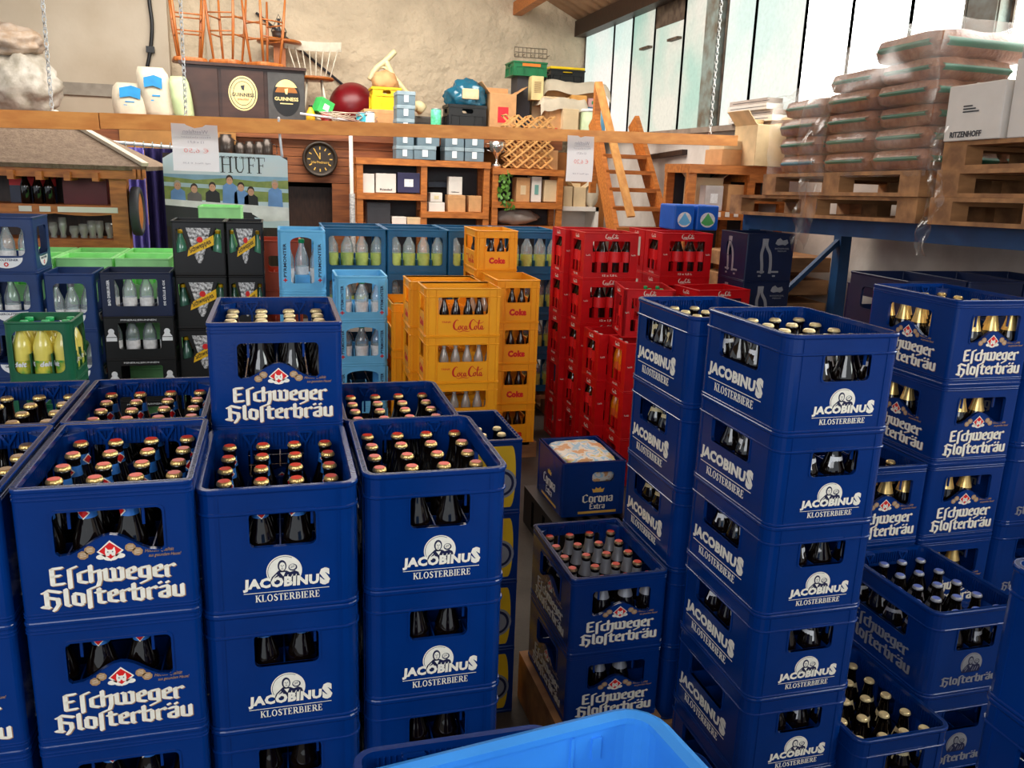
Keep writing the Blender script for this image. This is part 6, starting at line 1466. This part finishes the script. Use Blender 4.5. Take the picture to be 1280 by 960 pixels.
carton((733, 134, 758, 150), LY+.28, .2, mat('sky_pack', (.45, .72, .88), .6), 'light blue pack behind the pale drum', z=DZ, mark=LWHITE)
carton((690, 160, 697, 190), LY-.22, .1, mat('red_box', (.85, .16, .12), .5), 'narrow red carton behind the lattice rack', z=z2+.03)
carton((640, 186, 698, 213), SY+.3, .06, CARD, 'brown carton standing behind the lattice rack', z=z2+.022)
x, zb, w, h = extent(643, 60, 684, 72, YB-.01); mb = MB()
for k in range(9): mb.tube([(-w/2+w*k/8, 0, 0), (-w/2+w*k/8, 0, h)], .004, 5)
for z in (0, h*.5, h): mb.tube([(-w/2, 0, z), (w/2, 0, z)], .005, 5)
for k in range(5): mb.tube([(-w/2+w*k/4, 0, h*.2), (-w/2+w*k/4, -.14, h*.2)], .005, 5)
o = mb.build('wire_rack', mat('wire_grey', (.6, .55, .48), .4, metal=.4)); o.location = (x, YB-.006, zb); tag(o, 'wire rack fixed on the rough wall above the green crate', 'rack')
a = at(186, -10, y=YB-.24); P = [at(186, -190, y=YB-.24), at(186, -100, y=YB-.24), at(186, -10, y=YB-.24), at(190, 30, y=YB-.24), at(188, 62, y=YB-.24), at(182, 92, y=YB-.24), at(176, 105, y=YB-.24)]
mb = MB(); mb.tube([tuple(p) for p in spline([tuple(p) for p in P], 6)], .022, 8); o = mb.build('wall_cable', BLACK); tag(o, 'thick black cable running down the plaster wall', 'cable'); mb = MB(); mb.box(tuple(P[4]), (.09, .06, .07)); mb.build('cable_clamp', BLACK, o)

# ------------------------------------------------------------------ pallet rack at the right wall
RX0, RX1, BZ = 3.1, 3.95, at(1150, 284, x=3.1).z-.07
o = empty('pallet_rack', (RX0, 4, 0)); O = o.location.copy(); yA = 5.2
mb = MB(); mb.b2((0, -3.1, BZ-.05-O.z), (.05, yA-O.y, BZ+.045)); mb.build('front_beam', RACK, o)
mb = MB(); mb.b2((RX1-RX0-.05, -3.1, BZ-.05), (RX1-RX0, yA-O.y, BZ+.045)); mb.build('rear_beam', RACK, o)
for x in (0, RX1-RX0-.09):
    mb = MB(); mb.b2((x, yA-O.y, 0), (x+.09, yA-O.y+.08, BZ+.045)); mb.build('upright', RACK, o)
mb = MB(); mb.b2((0, yA-O.y+.02, BZ-.03), (RX1-RX0, yA-O.y+.06, BZ+.02)); mb.build('cross_bar', RACK, o)
mb = MB(); mb.bar((.05, yA-O.y+.04, .75), (RX1-RX0-.05, yA-O.y+.04, BZ-.1), .04, .03); mb.bar((.05, yA-O.y+.04, .7), (RX1-RX0-.05, yA-O.y+.04, .25), .04, .03); mb.build('diagonal_brace', RACK, o)
tag(o, 'blue steel pallet rack along the whitewashed wall', 'rack')
mb = MB()
for k in range(7): mb.b2((3.3, 5.45, .2+.16*k), (3.95, 6.2, .3+.16*k))
o = mb.build('plank_stack', DARKW); 
bpy.data.objects.remove(o)
for k in range(7):
    mb = MB(); mb.b2((-.33, -.38, 0), (.33, .38, .11)); o = mb.build('wooden_board', PALW, bevel=.006); o.location = (3.65, 5.85, .12+.17*k); tag(o, f'brown board layer behind the rack\'s end frame, {ORD[k+1]} from below', 'board', 'board layers behind the rack')
    mb = MB(); mb.b2((-.3, -.05, 0), (.3, .05, .06)); s = mb.build('spacer', PALW, o); s.location = (0, 0, -.06)
mb = MB(); mb.b2((3.32, 5.47, 0), (3.98, 6.23, .06)); tag(mb.build('floor_board', PALW), 'board under the stacked board layers', 'board')
# pallets on the rack
pz = BZ+.046
PG2 = 'pallets on the blue rack'
pallet(3.0, 3.97, 3.58, 5.3, .128, 'lower pallet under the wrapped pellet sacks', z=pz, group=PG2); pallet(2.98, 3.97, 3.56, 4.9, .128, 'upper pallet under the wrapped pellet sacks', z=pz+.129, group=PG2)
for k in range(3): pallet(3.0+.02*k, 3.92+.02*k, 2.3, 3.5, .128, ['lowest', 'middle', 'topmost'][k]+' pallet of the three under the white cartons', z=pz+.129*k, group=PG2)
pz2 = pz+.258; pz3 = pz+.129*3
PEL = mat('pellet_sack', (.58, .36, .26), .3, scale=30, col2=(.72, .50, .38), bump=.3, bscale=60, coat=.3); GRN = mat('sack_green', (.12, .48, .36), .4); SBL = mat('sack_blue', (.12, .52, .62), .4)
def pellet_sack(c, sz, band, label, sd):
    o = empty('pellet_sack', c); mb = MB(); n, m = 14, 8; sx, sy, sz_ = sz[0]/2, sz[1]/2, sz[2]/2
    for top in (1, -1):
        def f(u, v):
            a, b = 2*u-1, 2*v-1; k = (max(0, 1-abs(a)**6)*max(0, 1-abs(b)**6))**.3
            return (sx*a*(1-.05*(1-k)), sy*b, top*sz_*k*(1+.06*math.sin(a*9+sd)*math.sin(b*5+sd))+sz_)
        mb.cloth(f, 20, 12)
    mb.build('sack_body', PEL, o)
    mb = MB(); mb.cloth(lambda u, v: (-sx*1.0-.004+.03*(2*abs(v-.5))**3, sy*(2*u-1)*.72, sz_*(.8+.5*v)), 8, 3)
    mb.cloth(lambda u, v: (sx*(2*u-1)*.85, -sy*1.0-.006+.02*abs(2*v-1)**3, sz_*(.7+.6*v)), 8, 3); mb.build('colour_band', band, o, fix=False)
    return tag(o, label, 'sack', 'wrapped pellet sacks')
sh = .108
for j, n in enumerate((5, 5, 4)):
    for k in range(n):
        for i in range(2):
            if k == n-1 and i == 1 and j != 1: continue
            y0 = 3.79+.42*j; xx = 3.26+.48*i
            pellet_sack((xx+.02*random.uniform(-1, 1), y0+.015*random.uniform(-1, 1), pz2+sh*k), (.49, .43, sh*1.05), SBL if (k == 0 and j == 2) else GRN, f'brown pellet sack, {ORD[k+1]} layer from below, {["near", "middle", "far"][j]} pile, {["aisle side", "wall side"][i]}', k*3+j)
def film_mat():
    m = bpy.data.materials.new('stretch_film'); m.use_nodes = True; nt = m.node_tree; nt.nodes.clear()
    out = nt.nodes.new('ShaderNodeOutputMaterial'); t = nt.nodes.new('ShaderNodeBsdfTransparent'); t.inputs['Color'].default_value = (.97, .96, .95, 1)
    g = nt.nodes.new('ShaderNodeBsdfGlossy'); g.inputs['Roughness'].default_value = .22; g.inputs['Color'].default_value = (.9, .9, .9, 1)
    d = nt.nodes.new('ShaderNodeBsdfTranslucent'); d.inputs['Color'].default_value = (.9, .88, .86, 1)
    lw = nt.nodes.new('ShaderNodeLayerWeight'); lw.inputs['Blend'].default_value = .12; ml = nt.nodes.new('ShaderNodeMath'); ml.operation = 'MULTIPLY_ADD'; ml.inputs[1].default_value = .4; ml.inputs[2].default_value = .05
    nt.links.new(lw.outputs['Facing'], ml.inputs[0])
    m1 = nt.nodes.new('ShaderNodeMixShader'); m1.inputs[0].default_value = .13; nt.links.new(t.outputs[0], m1.inputs[1]); nt.links.new(d.outputs[0], m1.inputs[2])
    m2 = nt.nodes.new('ShaderNodeMixShader'); nt.links.new(ml.outputs[0], m2.inputs[0]); nt.links.new(m1.outputs[0], m2.inputs[1]); nt.links.new(g.outputs[0], m2.inputs[2]); nt.links.new(m2.outputs[0], out.inputs[0])
    return m
FILM = film_mat()
from mathutils import noise
def nz(a, b, s): return noise.noise(Vector((a*2, b*2, s)))
pellet_sack((3.36, 3.85, pz2+sh*5), (.66, .5, .14), GRN, 'topmost pellet sack lying crosswise on the wrapped pile', 31)
def toph(y): return sh*(6.5 if y < 4.1 else 6.5-2.3*min(1, (y-4.1)/.6))
o = empty('stretch_film', (3.4, 4, pz2)); O = Vector((3.4, 4, pz2))
def film(fn, nu, nv, name): mb = MB(); mb.cloth(lambda u, v: tuple(Vector(fn(u, v))-O), nu, nv); mb.build(name, FILM, o, fix=False)
Y0, Y1 = 3.54, 4.88
film(lambda u, v: (2.985+.03*nz(u*3, v*2, 1), Y0+(Y1-Y0)*u, pz2-.03+toph(Y0+(Y1-Y0)*u)*v), 40, 16, 'side_film')
film(lambda u, v: (2.985+.8*u, Y0+.02*nz(u*3, v*3, 8), pz2+sh*6.5*v), 16, 14, 'end_film')
film(lambda u, v: (2.985+.8*u, Y0+(Y1-Y0)*v, pz2+toph(Y0+(Y1-Y0)*v)+.03*nz(u*3, v*4, 3)), 20, 32, 'top_film')
film(lambda u, v: (2.93-.03*math.sin(v*3)+.04*nz(u*2, v*4, 12), 4.12+.3*u*(1-.5*v)+.2*v+.04*math.sin(v*7), pz2+.5-.92*v+.04*math.sin(u*9+v*5)), 14, 40, 'loose_tail')
tag(o, 'clear stretch film wrapped round the pellet sacks with a loose tail', 'film')
o = empty('film_strip', (2.96, 3.4, pz+.2)); mb = MB(); mb.cloth(lambda u, v: (.03*nz(u*2, v*4, 22)-.02*v, .1*u*(1-.6*abs(v-.5))+.03*math.sin(v*9), .25-.6*v), 6, 30); mb.build('film_piece', FILM, o, fix=False); tag(o, 'thin clear film strip hanging beside the empty pallets', 'film')
WB = 'white cartons on the rack pallets'
def rackbox(x, y, z, w, d, h, label, m=CARDW, emblem=False):
    mb = MB(); mb.b2((-w/2, -d/2, 0), (w/2, d/2, h)); o = mb.build('carton', m, bevel=.005); o.name = 'cardboard_box'; o.location = (x, y, z)
    f = MB(); f.b2((-w/2, -.004, h), (w/2, .004, h+.002)); f.build('lid_seam', m, o)
    f = MB(); M = face_M('left', w, d)
    if emblem:
        f.flat([ellipse(0, h*.5, .085, .085, 28)], [ellipse(0, h*.5, .065, .065, 28)], .001, .003, M); f.prism(ellipse(0, h*.5, .045, .045, 20), .001, .003, M); f.flat([[( .1*math.cos(R_(t)), h*.5+.1*math.sin(R_(t))) for t in range(110, 260, 10)]+[(.11*math.cos(R_(t)), h*.5+.11*math.sin(R_(t))) for t in range(250, 100, -10)]], [], .001, .003, M); f.build('round_emblem', DARKBOX, o)
        f = MB(); M = face_M('front', w, d); f.flat([ellipse(0, h*.5, .085, .085, 28)], [ellipse(0, h*.5, .065, .065, 28)], .001, .003, M); f.prism(ellipse(0, h*.5, .045, .045, 20), .001, .003, M); f.build('round_emblem', DARKBOX, o)
    else:
        for k in range(3): f.b2((-.06, h*(.5+.05*k), .001), (.03-.02*k, h*(.5+.05*k)+.006, .003), M)
        f.build('small_print', DARKBOX, o)
    return tag(o, label, 'box', WB)
rackbox(3.2, 3.33, pz3, .36, .32, .25, 'white lettered carton on the topmost pallet'); f = MB(); text_box(f, 'RITZENHOFF', -.12, .06, .015, .042, face_M('left', .36, .32), .001, .003, .02); f.build('lettering', DARKBOX, bpy.data.objects[[q.name for q in COL.objects if q.get('label') == 'white lettered carton on the topmost pallet'][0]]); rackbox(3.22, 2.96, pz3, .36, .38, .33, 'white carton with round dark emblem at the right edge', emblem=True)
rackbox(3.7, 2.85, pz3+.305, .5, .44, .27, 'large white carton stacked above the lettered one') if False else None
rackbox(3.62, 3.2, pz3+.332, .42, .56, .3, 'grey white carton stacked on the other white cartons', mat('grey_white_carton', (.78, .74, .74), .7)); rackbox(3.62, 3.1, pz3+.633, .36, .3, .06, 'flat brown box on top of the stacked cartons', CARD)
rackbox(3.6, 3.2, pz3, .36, .5, .33, 'narrow carton propping the stacked cartons')
# the rack and its load stand a little askew
bpy.context.view_layer.update()
_T = Matrix.Translation((RX0, yA, BZ)) @ Matrix.Rotation(R_(-1.5), 4, 'X') @ Matrix.Rotation(R_(2.0), 4, 'Z') @ Matrix.Translation((-RX0, -yA, -BZ))
for _o in list(COL.objects):
    if _o.parent is None and (_o.name == 'pallet_rack' or _o.get('group') in (PG2, 'wrapped pellet sacks', WB) or _o.name.startswith(('stretch_film', 'film_strip'))): _o.matrix_world = _T @ _o.matrix_world
# wooden shelf left of the rack and its cartons
wy = 6.35; zt4, s4 = shelf_unit('wooden_shelf', (864, 938, 980), 208, [(0, 1, 264), (1, 2, 218), (1, 2, 244)], 'rough wooden shelf between the steps and the blue rack', y=wy, depth=.45, m=OAK)
mb = MB(); 
for k in range(6): a = at(866+11*k, 262, y=wy-.02); mb.b2((a.x-.02, wy-.018, a.z-.06), (a.x+.02, wy-.012, a.z-.02))
bs = mb.build('price_tag', CARDW, s4); bs.location = -s4.location
S4 = 'cartons around the rough shelf'
for px, y, D, m, lab, kw in (((868, 222, 905, 258), wy+.14, .22, CARDL, 'leaning open carton at the back of the rough shelf', dict(flaps=True)), ((880, 232, 905, 260), wy+.02, .1, mat('grey_carton', (.74, .70, .68), .7), 'grey carton in front on the rough shelf', dict(mark=LWHITE)), ((908, 231, 935, 260), wy+.05, .25, CARD, 'brown carton at the right end of the rough shelf', dict())):
    carton(px, y, D, m, lab, z=at(900, 264, y=wy).z+.001, group=S4, **kw)
carton((902, 187, 930, 205), wy+.1, .3, CARD, 'brown carton on the rough shelf\'s top board', z=zt4+.022, group=S4); carton((905, 176, 931, 187), wy+.12, .26, CARDL, 'pale carton on the brown top carton', group=S4); 
carton((942, 156, 985, 208), wy-.1, .35, mat('tall_carton', (.86, .74, .56), .75), 'tall open beige carton beside the pellet sacks', z=zt4+.022, group=S4, flaps=True)
carton((868, 172, 890, 205), wy+.15, .25, CARDL, 'small pale carton at the left end of the top board', z=zt4+.022, group=S4) if False else None
for k in range(4):
    mb = MB(); mb.b2((-.1, -.36+.03*k, 0), (.06, .36, .048)); o = mb.build('flat_box', [CARDW, mat('mauve_box', (.72, .66, .62), .7)][k % 2], bevel=.003); o.location = (XR-.02+.03*(k % 2), 6.85+.02*k, SILL+.0005+.049*k); mb = MB(); mb.b2((-.102, -.3, .022), (-.099, .3, .026)); mb.build('lid_seam', DARKBOX, o); tag(o, f'flat pale box on the window sill, {ORD[k+1]} from below', 'box', 'flat boxes on the window sill')
# blue packs on the red crates
for k, (a, b) in enumerate(((841, 868), (869, 898))):
    x, zb, w, h = extent(a, 269, b, 291, 5.36); mb = MB(); hh = .17; mb.b2((-w/2, -.12, 0), (w/2, .12, hh)); o = mb.build('drink_pack', mat('pack_blue', (.05, .36, .76), .4, var=.08), bevel=.01); o.location = (x, 5.475, 1.441)
    l = MB(); M = face_M('front', w, .24); l.mi = 0; l.prism(ellipse(0, hh*.42, w*.34, hh*.3, 20), .001, .003, M); l.mi = 1 if k else 2; l.prism([(-w*.3, hh*.3), (0, hh*.7), (w*.3, hh*.3), (w*.1, hh*.2), (-w*.1, hh*.2)], .003, .004, M); l.build('pack_print', [LWHITE, mat('pack_green', (.35, .72, .4), .5), SKY], o)
    tag(o, ['blue drink pack with pale blue print on the red crates', 'blue drink pack with green print on the red crates'][k], 'pack', 'blue packs on red crates')
# prototypes that were never placed
for dct in (PROTO, BOT):
    for v in dct.values():
        o = v[0] if isinstance(v, tuple) else v
        if o.name not in USED:
            for c in list(o.children_recursive): bpy.data.objects.remove(c)
            bpy.data.objects.remove(o)
